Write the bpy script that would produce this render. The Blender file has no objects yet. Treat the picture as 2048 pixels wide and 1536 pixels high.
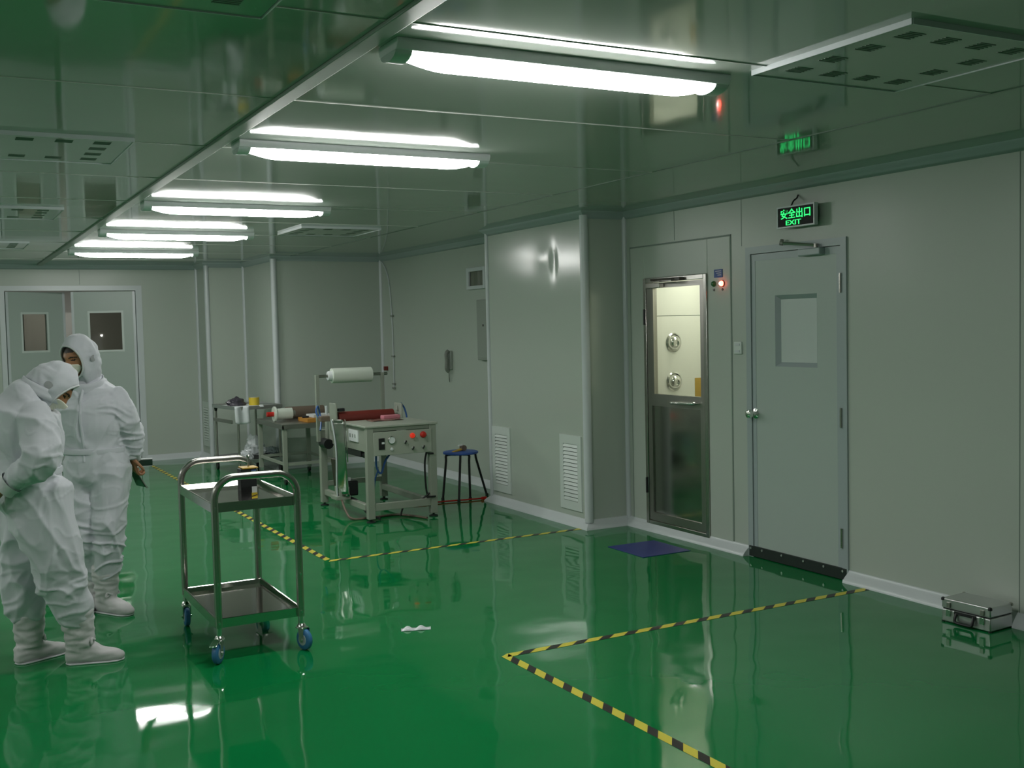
import bpy, bmesh, math, random
from mathutils import Vector, Matrix, noise
C = bpy.context.scene
COL = C.collection
random.seed(4)
V = Vector
PI = math.pi

# ------------------------------------------------------------------ camera, world, exposure
cam_d = bpy.data.cameras.new('camera')
cam = bpy.data.objects.new('camera', cam_d); COL.objects.link(cam)
cam_d.sensor_width = 36.0
cam_d.lens = 2163.0 / 2048.0 * 36.0
cam_d.clip_start = 0.05; cam_d.clip_end = 100
_r = V((0.8802, -0.4741, -0.0228)); _d = V((-0.0451, -0.0358, -0.9983)); _f = V((0.4725, 0.8798, -0.0529))
_f.normalize(); _r = (_r - _f * _r.dot(_f)).normalized(); _d = _f.cross(_r)
cam.matrix_world = Matrix(((_r.x, -_d.x, -_f.x, 0), (_r.y, -_d.y, -_f.y, 0), (_r.z, -_d.z, -_f.z, 1.6), (0, 0, 0, 1)))
C.camera = cam

W = bpy.data.worlds.new('world'); C.world = W; W.use_nodes = True
W.node_tree.nodes['Background'].inputs[0].default_value = (0.02, 0.02, 0.02, 1)
W.node_tree.nodes['Background'].inputs[1].default_value = 0.0
C.view_settings.view_transform = 'Standard'
C.view_settings.look = 'None'
C.view_settings.gamma = 1.0
C.view_settings.use_curve_mapping = False
C.view_settings.exposure = 0.0
C.cycles.light_sampling_threshold = 0.0
LAMP_STRENGTH = 47.0          # emission of the fluorescent diffusers
H = 2.48                      # ceiling height
XR = 4.88                     # right wall

# the phone's small flash lamp, just beside the lens
fl = bpy.data.lights.new('flash_lamp', 'POINT'); fl.energy = 4.5; fl.shadow_soft_size = 0.012; fl.color = (1, .98, .92)
flo = bpy.data.objects.new('flash_lamp', fl); COL.objects.link(flo); flo.location = (-0.03, 0.0, 1.615)

# ------------------------------------------------------------------ materials
MATS = {}
def mat(name, col, rough=.5, metal=0.0, emit=None, es=0.0, trans=0.0, alpha=1.0, bump=None, spec=.5, coat=0.0, sheen=0.0, vary=0.0, ior=1.5, aniso=0.0):
    m = bpy.data.materials.new(name); m.use_nodes = True
    nt = m.node_tree; b = nt.nodes['Principled BSDF']
    I = b.inputs
    I['Base Color'].default_value = (*col, 1); I['Roughness'].default_value = rough; I['Metallic'].default_value = metal
    I['IOR'].default_value = ior
    I['Specular IOR Level'].default_value = spec
    I['Transmission Weight'].default_value = trans; I['Alpha'].default_value = alpha
    I['Coat Weight'].default_value = coat; I['Sheen Weight'].default_value = sheen
    I['Anisotropic'].default_value = aniso
    if emit: I['Emission Color'].default_value = (*emit, 1); I['Emission Strength'].default_value = es
    tc = nt.nodes.new('ShaderNodeTexCoord')
    if vary:
        n = nt.nodes.new('ShaderNodeTexNoise'); n.inputs['Scale'].default_value = 2.2; n.inputs['Detail'].default_value = 3
        nt.links.new(tc.outputs['Object'], n.inputs['Vector'])
        mr = nt.nodes.new('ShaderNodeMapRange'); mr.inputs[3].default_value = max(0, rough - vary); mr.inputs[4].default_value = rough + vary
        nt.links.new(n.outputs['Fac'], mr.inputs[0]); nt.links.new(mr.outputs[0], I['Roughness'])
    if bump:
        prev = None
        for (sc, st, dist) in bump:
            n = nt.nodes.new('ShaderNodeTexNoise'); n.inputs['Scale'].default_value = sc; n.inputs['Detail'].default_value = 1.5
            nt.links.new(tc.outputs['Object'], n.inputs['Vector'])
            bp = nt.nodes.new('ShaderNodeBump'); bp.inputs['Strength'].default_value = st; bp.inputs['Distance'].default_value = dist
            nt.links.new(n.outputs['Fac'], bp.inputs['Height'])
            if prev: nt.links.new(prev.outputs[0], bp.inputs['Normal'])
            prev = bp
        nt.links.new(prev.outputs[0], I['Normal'])
    MATS[name] = m
    return m
mat('floor_epoxy', (.003, .178, .046), .05, spec=.40, bump=[(1.9, .5, .014)])
mat('wall_panel', (.455, .51, .455), .33, spec=.45, vary=.05, bump=[(1.3, .25, .006)])
mat('column_panel', (.455, .51, .455), .17, spec=.5, vary=.02, bump=[(1.3, .25, .004)])
mat('ceiling_panel', (.40, .445, .40), .06, spec=.6, vary=.02, bump=[(2.2, .3, .004)])
mat('door_paint', (.42, .49, .455), .35, spec=.4)
mat('trim_white', (.60, .64, .66), .3, spec=.5)
mat('trim_grey', (.36, .42, .43), .35, spec=.5)
mat('strip_grey', (.30, .34, .31), .4)
mat('seam', (.20, .25, .22), .5)
mat('ceiling_bead', (.55, .58, .54), .25)
mat('grille_white', (.62, .68, .65), .4)
mat('vent_slot', (.17, .21, .18), .6)
mat('dark_slot', (.07, .09, .075), .6)
mat('black', (.012, .012, .014), .4)
mat('black_rubber', (.012, .022, .018), .55)
mat('steel', (.50, .49, .46), .24, 1.0, vary=.05)
mat('steel_dull', (.40, .39, .36), .36, 1.0, vary=.06)
mat('steel_mirror', (.42, .42, .39), .12, 1.0, vary=.04, bump=[(3, .3, .004)])
mat('chrome', (.78, .78, .76), .12, 1.0)
mat('aluminium', (.62, .63, .63), .38, 1.0, vary=.05)
mat('lamp_body', (.80, .81, .84), .35)
mat('lamp_end', (.62, .68, .68), .35)
mat('lamp_glow', (.9, .9, .9), .4, emit=(1.0, 1.0, .965), es=LAMP_STRENGTH)
mat('cabin_glow', (.9, .9, .9), .4, emit=(1.0, .98, .86), es=13.0)
mat('corridor_glow', (.9, .9, .9), .4, emit=(1.0, .96, .9), es=60.0)
mat('cabin_white', (.80, .81, .74), .45)
mat('glass', (.92, .96, .94), .0, trans=1.0, ior=1.45)
def thin_glass(name, tint, refl=.08):
    m = bpy.data.materials.new(name); m.use_nodes = True; nt = m.node_tree
    for n in list(nt.nodes):
        if n.type != 'OUTPUT_MATERIAL': nt.nodes.remove(n)
    out = [n for n in nt.nodes if n.type == 'OUTPUT_MATERIAL'][0]
    t = nt.nodes.new('ShaderNodeBsdfTransparent'); t.inputs[0].default_value = (*tint, 1)
    g = nt.nodes.new('ShaderNodeBsdfGlossy'); g.inputs['Roughness'].default_value = .015
    lw = nt.nodes.new('ShaderNodeLayerWeight'); lw.inputs[0].default_value = .5
    pw = nt.nodes.new('ShaderNodeMath'); pw.operation = 'POWER'; pw.inputs[1].default_value = 4.0
    ma = nt.nodes.new('ShaderNodeMath'); ma.operation = 'MULTIPLY_ADD'; ma.inputs[1].default_value = .5; ma.inputs[2].default_value = refl / 2
    mx = nt.nodes.new('ShaderNodeMixShader')
    nt.links.new(lw.outputs['Facing'], pw.inputs[0]); nt.links.new(pw.outputs[0], ma.inputs[0])
    nt.links.new(ma.outputs[0], mx.inputs[0]); nt.links.new(t.outputs[0], mx.inputs[1]); nt.links.new(g.outputs[0], mx.inputs[2])
    nt.links.new(mx.outputs[0], out.inputs[0]); MATS[name] = m
thin_glass('pane_clear', (.93, .95, .92))
thin_glass('pane_smoke', (.72, .71, .67))
thin_glass('film_clear', (.80, .86, .84))
mat('pane_frosted', (.56, .62, .60), .25, spec=.6)
mat('suit', (.60, .615, .665), .72, spec=.25, sheen=.15, bump=[(420, .25, .0006)])
mat('boot_cloth', (.58, .57, .58), .8, spec=.2, bump=[(300, .3, .0006)])
mat('suit_seam', (.62, .63, .65), .7)
mat('ear_mesh', (.36, .37, .38), .8)
mat('mask_cloth', (.78, .76, .66), .8)
mat('skin', (.36, .17, .085), .5)
mat('hair', (.02, .014, .01), .5)
mat('eye_dark', (.015, .01, .008), .2)
mat('blue_tread', (.04, .17, .36), .45)
mat('stool_blue', (.03, .09, .36), .45)
mat('mat_blue', (.02, .03, .19), .4)
mat('tape_yellow', (.62, .55, .06), .45)
mat('tape_black', (.022, .02, .018), .45)
mat('yellow', (.66, .50, .04), .4)
mat('yellow_dull', (.48, .30, .04), .5)
mat('orange_board', (.48, .22, .03), .6)
mat('paper', (.70, .73, .74), .7)
mat('red_roller', (.16, .022, .016), .5)
mat('red', (.55, .02, .012), .35)
mat('red_glow', (.9, .1, .05), .3, emit=(1.0, .10, .06), es=14.0)
mat('red_core', (1, .9, .9), .3, emit=(1.0, .8, .8), es=14.0)
mat('red_lamp_dim', (.6, .03, .015), .3, emit=(1, .05, .02), es=.35)
mat('green_lens', (.03, .16, .05), .25)
mat('pink', (.62, .22, .27), .7)
mat('film_roll', (.66, .72, .64), .35)
mat('brown_roll', (.16, .12, .09), .5)
mat('machine_paint', (.30, .33, .275), .4)
mat('panel_paint', (.37, .40, .34), .4)
mat('blue_tube', (.03, .10, .32), .35)
mat('blue_sticker', (.04, .10, .34), .5)
mat('dark_brown', (.05, .045, .035), .4)
mat('bag_white', (.62, .66, .68), .3, spec=.6)
mat('bag_dark', (.05, .045, .06), .35)
mat('sign_black', (.006, .008, .007), .45, spec=.1)
mat('sign_green', (.02, .5, .15), .4, emit=(.02, 1.0, .22), es=1.0)
mat('grey_box', (.30, .34, .30), .45)
mat('phone_grey', (.20, .22, .19), .4)
mat('folder_green', (.01, .035, .022), .35)
mat('cover_green', (.02, .12, .05), .3)
mat('corridor', (.40, .41, .38), .6)
mat('steel_tray', (.34, .32, .29), .09, 1.0, vary=.02)
mat('steel_lip', (.62, .61, .58), .12, 1.0)
mat('steel_fork', (.70, .70, .68), .2, 1.0)
mat('film_shiny', (.42, .43, .40), .16, 1.0, bump=[(6, .4, .01)])
mat('red_film', (.22, .12, .10), .25)
mat('bag_smoke', (.26, .32, .33), .25, spec=.6)

# ------------------------------------------------------------------ mesh builder
ROOTW = {}
def basis(d):
    d = d.normalized(); a = V((0, 0, 1)) if abs(d.z) < .9 else V((1, 0, 0))
    u = a.cross(d).normalized(); return u, d.cross(u).normalized()
class MB:
    def __init__(s): s.v = []; s.f = []; s.m = []; s.cur = 0
    def add(s, vs, fs):
        o = len(s.v); s.v += [V(p) for p in vs]
        for f in fs: s.f.append([i + o for i in f]); s.m.append(s.cur)
        return s
    def slot(s, i): s.cur = i; return s
    def box(s, x0, x1, y0, y1, z0, z1):
        p = [(x, y, z) for z in (z0, z1) for y in (y0, y1) for x in (x0, x1)]
        return s.add(p, [(0, 2, 3, 1), (4, 5, 7, 6), (0, 1, 5, 4), (2, 6, 7, 3), (0, 4, 6, 2), (1, 3, 7, 5)])
    def obox(s, c, ax, ay, az, hx, hy, hz):
        c = V(c); ax = V(ax).normalized() * hx; ay = V(ay).normalized() * hy; az = V(az).normalized() * hz
        p = [c + ax * i + ay * j + az * k for k in (-1, 1) for j in (-1, 1) for i in (-1, 1)]
        return s.add(p, [(0, 2, 3, 1), (4, 5, 7, 6), (0, 1, 5, 4), (2, 6, 7, 3), (0, 4, 6, 2), (1, 3, 7, 5)])
    def rings(s, rs, cap=True, close=False):
        n = len(rs[0]); o = []
        for r in rs: o += r
        fs = []
        k = len(rs)
        for i in range(k if close else k - 1):
            a = i * n; b = ((i + 1) % k) * n
            for j in range(n): fs.append((a + j, a + (j + 1) % n, b + (j + 1) % n, b + j))
        if cap and not close:
            fs.append(tuple(range(n - 1, -1, -1))); fs.append(tuple((k - 1) * n + j for j in range(n)))
        return s.add(o, fs)
    def cyl(s, p0, p1, r0, r1=None, n=20, cap=True):
        p0 = V(p0); p1 = V(p1); r1 = r0 if r1 is None else r1
        u, w = basis(p1 - p0)
        R = lambda c, r: [c + u * (r * math.cos(2 * PI * j / n)) + w * (r * math.sin(2 * PI * j / n)) for j in range(n)]
        return s.rings([R(p0, r0), R(p1, r1)], cap)
    def lathe(s, c, axis, prof, n=24, cap=True):
        c = V(c); ax = V(axis).normalized(); u, w = basis(ax)
        return s.rings([[c + ax * h + u * (r * math.cos(2 * PI * j / n)) + w * (r * math.sin(2 * PI * j / n)) for j in range(n)] for r, h in prof], cap)
    def tube(s, pts, r, n=10, square=False, up=None, cap=True):
        pts = [V(p) for p in pts]; rs = []
        u = None
        for i, p in enumerate(pts):
            t = (pts[min(i + 1, len(pts) - 1)] - pts[max(i - 1, 0)]).normalized()
            if up is not None: u = (V(up) - t * V(up).dot(t)).normalized()
            elif u is None: u = basis(t)[0]
            else: u = (u - t * u.dot(t)).normalized()
            w = t.cross(u)
            if square:
                prof = [(math.copysign(abs(math.cos(a_)) ** .6, math.cos(a_)), math.copysign(abs(math.sin(a_)) ** .6, math.sin(a_))) for a_ in [2 * PI * j / 20 + .01 for j in range(20)]]
                rs.append([p + u * (r * a) + w * (r * b) for a, b in prof])
            else:
                rs.append([p + u * (r * math.cos(2 * PI * j / n)) + w * (r * math.sin(2 * PI * j / n)) for j in range(n)])
        return s.rings(rs, cap)
    def prism(s, poly, h, org=(0, 0, 0), u=(1, 0, 0), w=(0, 1, 0), d=(0, 0, 1)):
        org = V(org); u = V(u); w = V(w); d = V(d); n = len(poly)
        a = [org + u * x + w * y for x, y in poly]; b = [p + d * h for p in a]
        return s.add(a + b, [tuple(range(n - 1, -1, -1)), tuple(range(n, 2 * n))] + [(j, (j + 1) % n, n + (j + 1) % n, n + j) for j in range(n)])
    def grid(s, fn, nu, nv, flip=False):
        p = [fn(i / nu, j / nv) for j in range(nv + 1) for i in range(nu + 1)]
        q = lambda i, j: j * (nu + 1) + i
        fs = [(q(i, j), q(i + 1, j), q(i + 1, j + 1), q(i, j + 1)) for j in range(nv) for i in range(nu)]
        if flip: fs = [f[::-1] for f in fs]
        return s.add(p, fs)
    def build(s, name, mats, parent=None, bev=0, smooth=40, solid=0, sub=0, recalc=True):
        me = bpy.data.meshes.new(name)
        vs = s.v
        root = parent
        while root is not None and root.parent is not None: root = root.parent
        if root is not None and root.name in ROOTW:
            iv = ROOTW[root.name].inverted(); vs = [iv @ p for p in vs]
        me.from_pydata([tuple(p) for p in vs], [], s.f)
        if isinstance(mats, str): mats = [mats]
        for m in mats: me.materials.append(MATS[m])
        me.polygons.foreach_set('material_index', s.m)
        if recalc:
            bm = bmesh.new(); bm.from_mesh(me); bmesh.ops.recalc_face_normals(bm, faces=bm.faces); bm.to_mesh(me); bm.free()
        me.update()
        if smooth:
            me.polygons.foreach_set('use_smooth', [True] * len(me.polygons))
            me.set_sharp_from_angle(angle=math.radians(smooth))
        o = bpy.data.objects.new(name, me); COL.objects.link(o)
        if parent is not None: o.parent = parent
        if bev:
            b = o.modifiers.new('bevel', 'BEVEL'); b.width = bev; b.segments = 2; b.limit_method = 'ANGLE'; b.angle_limit = math.radians(40); b.use_clamp_overlap = True
        if solid:
            b = o.modifiers.new('solid', 'SOLIDIFY'); b.thickness = solid; b.offset = 0
        if sub:
            b = o.modifiers.new('sub', 'SUBSURF'); b.levels = sub; b.render_levels = sub
        return o
def tag(o, label, cat, group=None, kind=None):
    o['label'] = label; o['category'] = cat
    if group: o['group'] = group
    if kind: o['kind'] = kind
    return o
def thing(name, label, cat, loc=(0, 0, 0), rz=0, group=None, kind=None):
    o = bpy.data.objects.new(name, None); COL.objects.link(o); o.empty_display_size = .1
    o.location = loc; o.rotation_euler = (0, 0, rz)
    ROOTW[o.name] = Matrix.Translation(V(loc)) @ Matrix.Rotation(rz, 4, 'Z')
    return tag(o, label, cat, group, kind)
def struct(o, label, cat): return tag(o, label, cat, kind='structure')
def copy_tree(o, loc, label, drop=()):
    r = o.copy(); COL.objects.link(r); r.location = loc; r['label'] = label
    for ch in list(o.children):
        c = ch.copy(); COL.objects.link(c); c.parent = r
        for g in list(ch.children):
            d = g.copy(); COL.objects.link(d); d.parent = c
    return r
def smoothpath(pts, k=6):
    P = [V(p) for p in pts]; out = []
    for i in range(len(P) - 1):
        p0 = P[max(i - 1, 0)]; p1 = P[i]; p2 = P[i + 1]; p3 = P[min(i + 2, len(P) - 1)]
        for j in range(k):
            t = j / k
            out.append(.5 * ((2 * p1) + (p2 - p0) * t + (2 * p0 - 5 * p1 + 4 * p2 - p3) * t * t + (3 * p1 - p0 - 3 * p2 + p3) * t ** 3))
    out.append(P[-1]); return out

# ------------------------------------------------------------------ the room shell
XL, Y0, YB = -4.6, -3.4, 14.30
struct(MB().box(XL - .1, XR + 2.2, Y0 - .1, YB + 3.2, -.1, 0).build('floor', 'floor_epoxy', smooth=0), 'glossy green epoxy floor of the whole clean room', 'floor')
ceil = struct(MB().box(XL - .1, XR + .1, Y0 - .1, YB + .1, H, H + .1).build('ceiling', 'ceiling_panel', smooth=0), 'glossy grey white panel ceiling over the whole clean room', 'ceiling')
# right wall with the two door openings (door y 4.80..5.69, air shower y 5.86..7.07)
wr = MB()
wr.box(XR, XR + .08, Y0, 4.795, 0, H).box(XR, XR + .08, 4.795, 5.695, 2.095, H).box(XR, XR + .08, 5.695, 5.862, 0, H)
wr.box(XR, XR + .08, 5.862, 7.15, 2.196, H).box(XR, XR + .08, 7.074, 7.15, 0, 2.196)
wr.box(XR, XR + .08, 8.8, 12.45, 0, H)
struct(wr.build('wall_right', 'wall_panel', smooth=0), 'long pale panel wall on the right with the exit door', 'wall')
# boxed column with the louvres; its front skin carries a dent
cb = MB()
def dented(u, v):
    y = 7.15 + 1.65 * (1 - u); z = H * v
    d = math.exp(-((y - 7.62) / .05) ** 2 - ((z - 2.12) / .13) ** 2) * .009 - math.exp(-((y - 7.78) / .13) ** 2 - ((z - 2.16) / .09) ** 2) * .004
    d += .0015 * math.exp(-((y - 8.1) / .35) ** 2 - ((z - 2.12) / .10) ** 2)
    return V((4.5 + d, y, z))
cb.grid(dented, 66, 80)
cb.add([(4.5, 7.15, 0), (XR + .08, 7.15, 0), (XR + .08, 7.15, H), (4.5, 7.15, H)], [(0, 1, 2, 3)])
cb.add([(4.5, 8.8, 0), (XR + .08, 8.8, 0), (XR + .08, 8.8, H), (4.5, 8.8, H)], [(3, 2, 1, 0)])
struct(cb.build('wall_column', 'column_panel', smooth=30), 'boxed out wall column with two louvred vents and a dent near its top', 'wall')
wb = MB().box(3.55, XR + .08, 12.4, 12.48, 0, H).box(3.55, 3.63, 12.48, 13.75, 0, H)
struct(wb.build('wall_recess', 'wall_panel', smooth=0), 'grey end wall of the recess behind the film machine', 'wall')
wc = MB().box(3.08, 3.55, 13.75, 13.83, 0, H).box(3.08, 3.16, 13.83, YB + .08, 0, H)
struct(wc.build('wall_step', 'wall_panel', smooth=0), 'narrow stepped wall beside the double doors', 'wall')
wk = MB().box(2.39, 3.08, YB, YB + .08, 0, H).box(.755, 2.39, YB, YB + .08, 2.225, H).box(XL, .755, YB, YB + .08, 0, H)
struct(wk.build('wall_back', 'wall_panel', smooth=0), 'far back wall that holds the double doors', 'wall')
struct(MB().box(XL - .08, XL, Y0, YB, 0, H).build('wall_left', 'wall_panel', smooth=0), 'left wall outside the view', 'wall')
struct(MB().box(XL, XR, Y0 - .08, Y0, 0, H).build('wall_front', 'wall_panel', smooth=0), 'wall behind the camera', 'wall')

def sweep(path, prof, zsign=1, z0=0):
    """profile (distance into the room, height) swept along an axis aligned path; the room lies to the LEFT of the path direction"""
    P = [V((x, y)) for x, y in path]; n = len(P); mb = MB(); rs = []
    for i in range(n):
        d0 = (P[i] - P[max(i - 1, 0)]); d1 = (P[min(i + 1, n - 1)] - P[i])
        if d0.length < 1e-6: d0 = d1
        if d1.length < 1e-6: d1 = d0
        d0.normalize(); d1.normalize()
        n0 = V((-d0.y, d0.x)); n1 = V((-d1.y, d1.x)); mv = n0 + n1; mv = mv / max(.2, mv.dot(n0))
        rs.append([V((P[i].x + mv.x * a, P[i].y + mv.y * a, z0 + zsign * h)) for a, h in prof])
    return mb.rings(rs, True)
cove = [(0, 0), (.062, 0), (.058, .012), (.044, .028), (.026, .044), (.010, .058), (.006, .068), (0, .070)]
cv = [(0, 0), (.055, 0), (.052, .008), (.036, .020), (.018, .036), (.008, .052), (0, .056)]
struct(sweep([(XR, Y0), (XR, 4.79)], cove).build('baseboard_right', 'trim_white'), 'rounded white floor cove under the right wall near the case', 'baseboard')
struct(sweep([(XR, 5.70), (XR, 7.15), (4.5, 7.15), (4.5, 8.8), (XR, 8.8), (XR, 12.4), (3.55, 12.4), (3.55, 13.75), (3.08, 13.75), (3.08, YB), (2.36, YB)], cove).build('baseboard_column', 'trim_white'), 'rounded white floor cove around the wall column and the recess', 'baseboard')
struct(sweep([(.74, YB), (XL, YB)], cove).build('baseboard_back', 'trim_white'), 'floor cove left of the double doors', 'baseboard')
struct(sweep([(XR, Y0), (XR, 7.15), (4.5, 7.15), (4.5, 8.8), (XR, 8.8), (XR, 12.4), (3.55, 12.4), (3.55, 13.75), (3.08, 13.75), (3.08, YB), (XL, YB)], cv, -1, H).build('trim_1', 'trim_grey'), 'grey cove strip where walls meet the ceiling', 'trim')
tr = MB()
for x, y, r in ((4.5, 7.15, .034), (4.497, 8.8, .02), (3.55, 12.4, .036), (3.08, 13.75, .03)): tr.cyl((x, y, .05), (x, y, H - .03), r, n=16)
for x, y, r in ((XR - .004, 7.146, .022), (XR - .004, 12.396, .022), (3.545, 13.746, .02), (3.075, YB - .004, .022)): tr.cyl((x, y, .05), (x, y, H - .03), r, n=16)
struct(tr.build('trim_2', 'trim_white'), 'rounded white corner posts at the wall corners', 'trim')
b = MB().box(1.184, 1.247, Y0, YB, H - .014, H).build('trim_3', 'strip_grey', bev=.003)
struct(b, 'long flat strip on the ceiling left of the row of lamps', 'trim')
sm = MB()
for k, y in enumerate((-1.6, -.5, .63, 1.77, 2.91, 4.05, 5.19, 6.33, 7.47, 8.61, 9.75, 10.89, 12.03, 13.17)):
    sm.box(XL, 1.184, y - .003, y + .003, H - .003, H + .001).box(1.247, 3.745, y - .003, y + .003, H - .003, H + .001)
struct(sm.build('trim_4', 'ceiling_bead', smooth=0), 'thin pale joints across the ceiling panels', 'trim')
sm = MB().box(3.742, 3.752, Y0, 12.4, H - .003, H + .001)
struct(sm.build('trim_5', 'seam', smooth=0), 'long dark joint along the ceiling near the right wall', 'trim')
sm = MB()
for y in (1.2, 2.4, 3.62): sm.box(XR - .0015, XR + .002, y - .0025, y + .0025, .07, H - .05)
for z0, y in ((2.1, 5.75), (2.2, 6.5)): sm.box(XR - .0015, XR + .002, y - .002, y + .002, z0 + .01, H - .05)
struct(sm.build('trim_6', 'seam', smooth=0), 'thin upright joints between the right wall panels', 'trim')
sm = MB().box(1.66, 1.665, YB - .0015, YB + .002, 2.24, H - .05)
struct(sm.build('trim_7', 'seam', smooth=0), 'thin joint above the double doors', 'trim')

# ------------------------------------------------------------------ right hand exit door
d = thing('door_1', 'closed pale grey exit door with a small frosted window and a round knob', 'door', (XR, 5.24, 0), kind='structure')
fr = MB().box(XR - .012, XR + .06, 5.652, 5.70, 0, 2.095).box(XR - .012, XR + .06, 4.79, 4.838, 0, 2.095).box(XR - .012, XR + .06, 4.838, 5.652, 2.048, 2.095)
fr.build('door_frame', 'trim_grey', d, smooth=0)
lf = MB()
ly0, ly1 = 4.842, 5.648; wy0, wy1, wz0, wz1 = 5.045, 5.425, 1.30, 1.765
x0, x1 = XR - .002, XR + .045
lf.box(x0, x1, ly0, wy0, .06, 2.044).box(x0, x1, wy1, ly1, .06, 2.044).box(x0, x1, wy0, wy1, .06, wz0).box(x0, x1, wy0, wy1, wz1, 2.044)
leaf = lf.build('door_leaf', 'door_paint', d, smooth=0)
wf = MB()
e = .028
for (a0, a1, c0, c1) in ((wy0, wy1, wz0, wz0 + e), (wy0, wy1, wz1 - e, wz1), (wy0, wy0 + e, wz0, wz1), (wy1 - e, wy1, wz0, wz1)):
    pass
P = lambda y, z, x: (x, y, z)
o1 = [P(wy0, wz0, x0), P(wy1, wz0, x0), P(wy1, wz1, x0), P(wy0, wz1, x0)]
i1 = [P(wy0 + e, wz0 + e, x0 + .028), P(wy1 - e, wz0 + e, x0 + .028), P(wy1 - e, wz1 - e, x0 + .028), P(wy0 + e, wz1 - e, x0 + .028)]
wf.add(o1 + i1, [(k, (k + 1) % 4, 4 + (k + 1) % 4, 4 + k) for k in range(4)])
wf.build('window_bevel', 'trim_grey', leaf, smooth=0)
MB().box(x0 + .026, x0 + .034, wy0 + e, wy1 - e, wz0 + e, wz1 - e).build('window_pane', 'pane_frosted', leaf, smooth=0)
ed = MB().box(x0 - .002, x0 + .004, ly0, ly0 + .035, .06, 2.044).box(x0 - .002, x0 + .004, ly1 - .035, ly1, .06, 2.044).box(x0 - .002, x0 + .004, ly0 + .035, ly1 - .035, 2.0, 2.044)
ed.build('edge_trim', 'trim_grey', leaf, smooth=0)
kn = MB().lathe((x0, 5.618, .98), (-1, 0, 0), [(.034, 0), (.034, .008), (.016, .014), (.014, .036), (.026, .044), (.031, .058), (.028, .072), (.012, .08)], 20)
kn.build('knob', 'chrome', leaf)
gk = MB().box(x0 - .012, x0 + .001, 4.80, 5.692, .004, .075)
g = gk.build('kick_strip', 'black_rubber', leaf, bev=.002)
sc = MB()
for y in (4.83, 4.99, 5.17, 5.37, 5.56, 5.672): sc.cyl((x0 - .012, y, .058), (x0 - .017, y, .058), .008, n=10)
sc.build('screw', 'aluminium', g)
for z in (1.82, 1.0, .26): MB().cyl((XR - .016, 4.835, z - .06), (XR - .016, 4.835, z + .06), .008, n=10).build('hinge', 'steel', d)
cl = MB().box(x0 - .05, x0, 4.97, 5.16, 2.00, 2.045)
cl.build('closer_body', 'trim_grey', leaf, bev=.006)
MB().tube([(x0 - .03, 5.02, 2.06), (x0 - .13, 5.20, 2.085), (x0 - .03, 5.33, 2.10)], .009, 8).cyl((x0 - .03, 5.02, 2.04), (x0 - .03, 5.02, 2.07), .013, n=10).cyl((x0 - .03, 5.33, 2.085), (x0 - .02, 5.33, 2.12), .013, n=10).build('closer_arm', 'steel_dull', leaf)
# small room behind the door so the frame is not open to nothing
struct(MB().box(XR + .08, XR + .10, 4.7, 5.8, 0, 2.2).build('wall_lobby', 'wall_panel', smooth=0), 'panel wall standing behind the exit door', 'wall')

# ------------------------------------------------------------------ exit sign
s = thing('exit_sign', 'lit green exit sign in black hung above the right hand door', 'sign', (XR - .06, 5.115, 2.245))
SX = XR - .072
fm = MB(); y0, y1, z0, z1 = 4.985, 5.318, 2.184, 2.320
for a in ((y0, y1, z0, z0 + .009), (y0, y1, z1 - .009, z1), (y0, y0 + .009, z0 + .009, z1 - .009), (y1 - .009, y1, z0 + .009, z1 - .009)): fm.box(SX - .004, SX + .026, a[0], a[1], a[2], a[3])
fm.build('frame', 'trim_white', s, smooth=0)
MB().box(SX, SX + .022, y0 + .009, y1 - .009, z0 + .009, z1 - .009).build('face_plate', 'sign_black', s, smooth=0)
MB().box(SX + .026, SX + .05, y0 + .02, y1 - .02, z0 + .02, z1 - .02).build('back_box', 'black', s, smooth=0)
MB().box(SX + .05, XR, 5.12, 5.18, 2.20, 2.29).build('bracket', 'trim_grey', s, bev=.004)
MB().tube(smoothpath([(SX + .01, 5.20, z1), (SX + .02, 5.19, z1 + .03), (XR - .02, 5.195, z1 + .05), (XR - .004, 5.20, z1 + .07)]), .005, 8).build('cable', 'black', s)
DEP = None
def lettering(name, body, size, y_left, z_base, width, parent, m, x, font_sx=1.0):
    cu = bpy.data.curves.new(name, 'FONT'); cu.body = body; cu.size = size; cu.extrude = .0012; cu.align_x = 'LEFT'
    cu.offset = size * .012
    to = bpy.data.objects.new(name, cu); COL.objects.link(to)
    bpy.context.view_layer.update()
    dg = bpy.context.evaluated_depsgraph_get()
    me = bpy.data.meshes.new_from_object(to.evaluated_get(dg))
    bpy.data.objects.remove(to)
    xs = [v.co.x for v in me.vertices]; ys = [v.co.y for v in me.vertices]
    sx = width / (max(xs) - min(xs)); mx = min(xs); my = min(ys); sy = size / (max(ys) - my)
    vs = [V((x - v.co.z, y_left - (v.co.x - mx) * sx, z_base + (v.co.y - my) * sy)) for v in me.vertices]
    mb = MB().add(vs, [tuple(p.vertices) for p in me.polygons])
    return mb.build(name, m, parent, smooth=0)
lettering('lettering', '安全出口', .062, 5.282, 2.240, .262, s, 'sign_green', SX - .003)
lettering('lettering', 'EXIT', .030, 5.236, 2.200, .135, s, 'sign_green', SX - .003)

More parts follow.
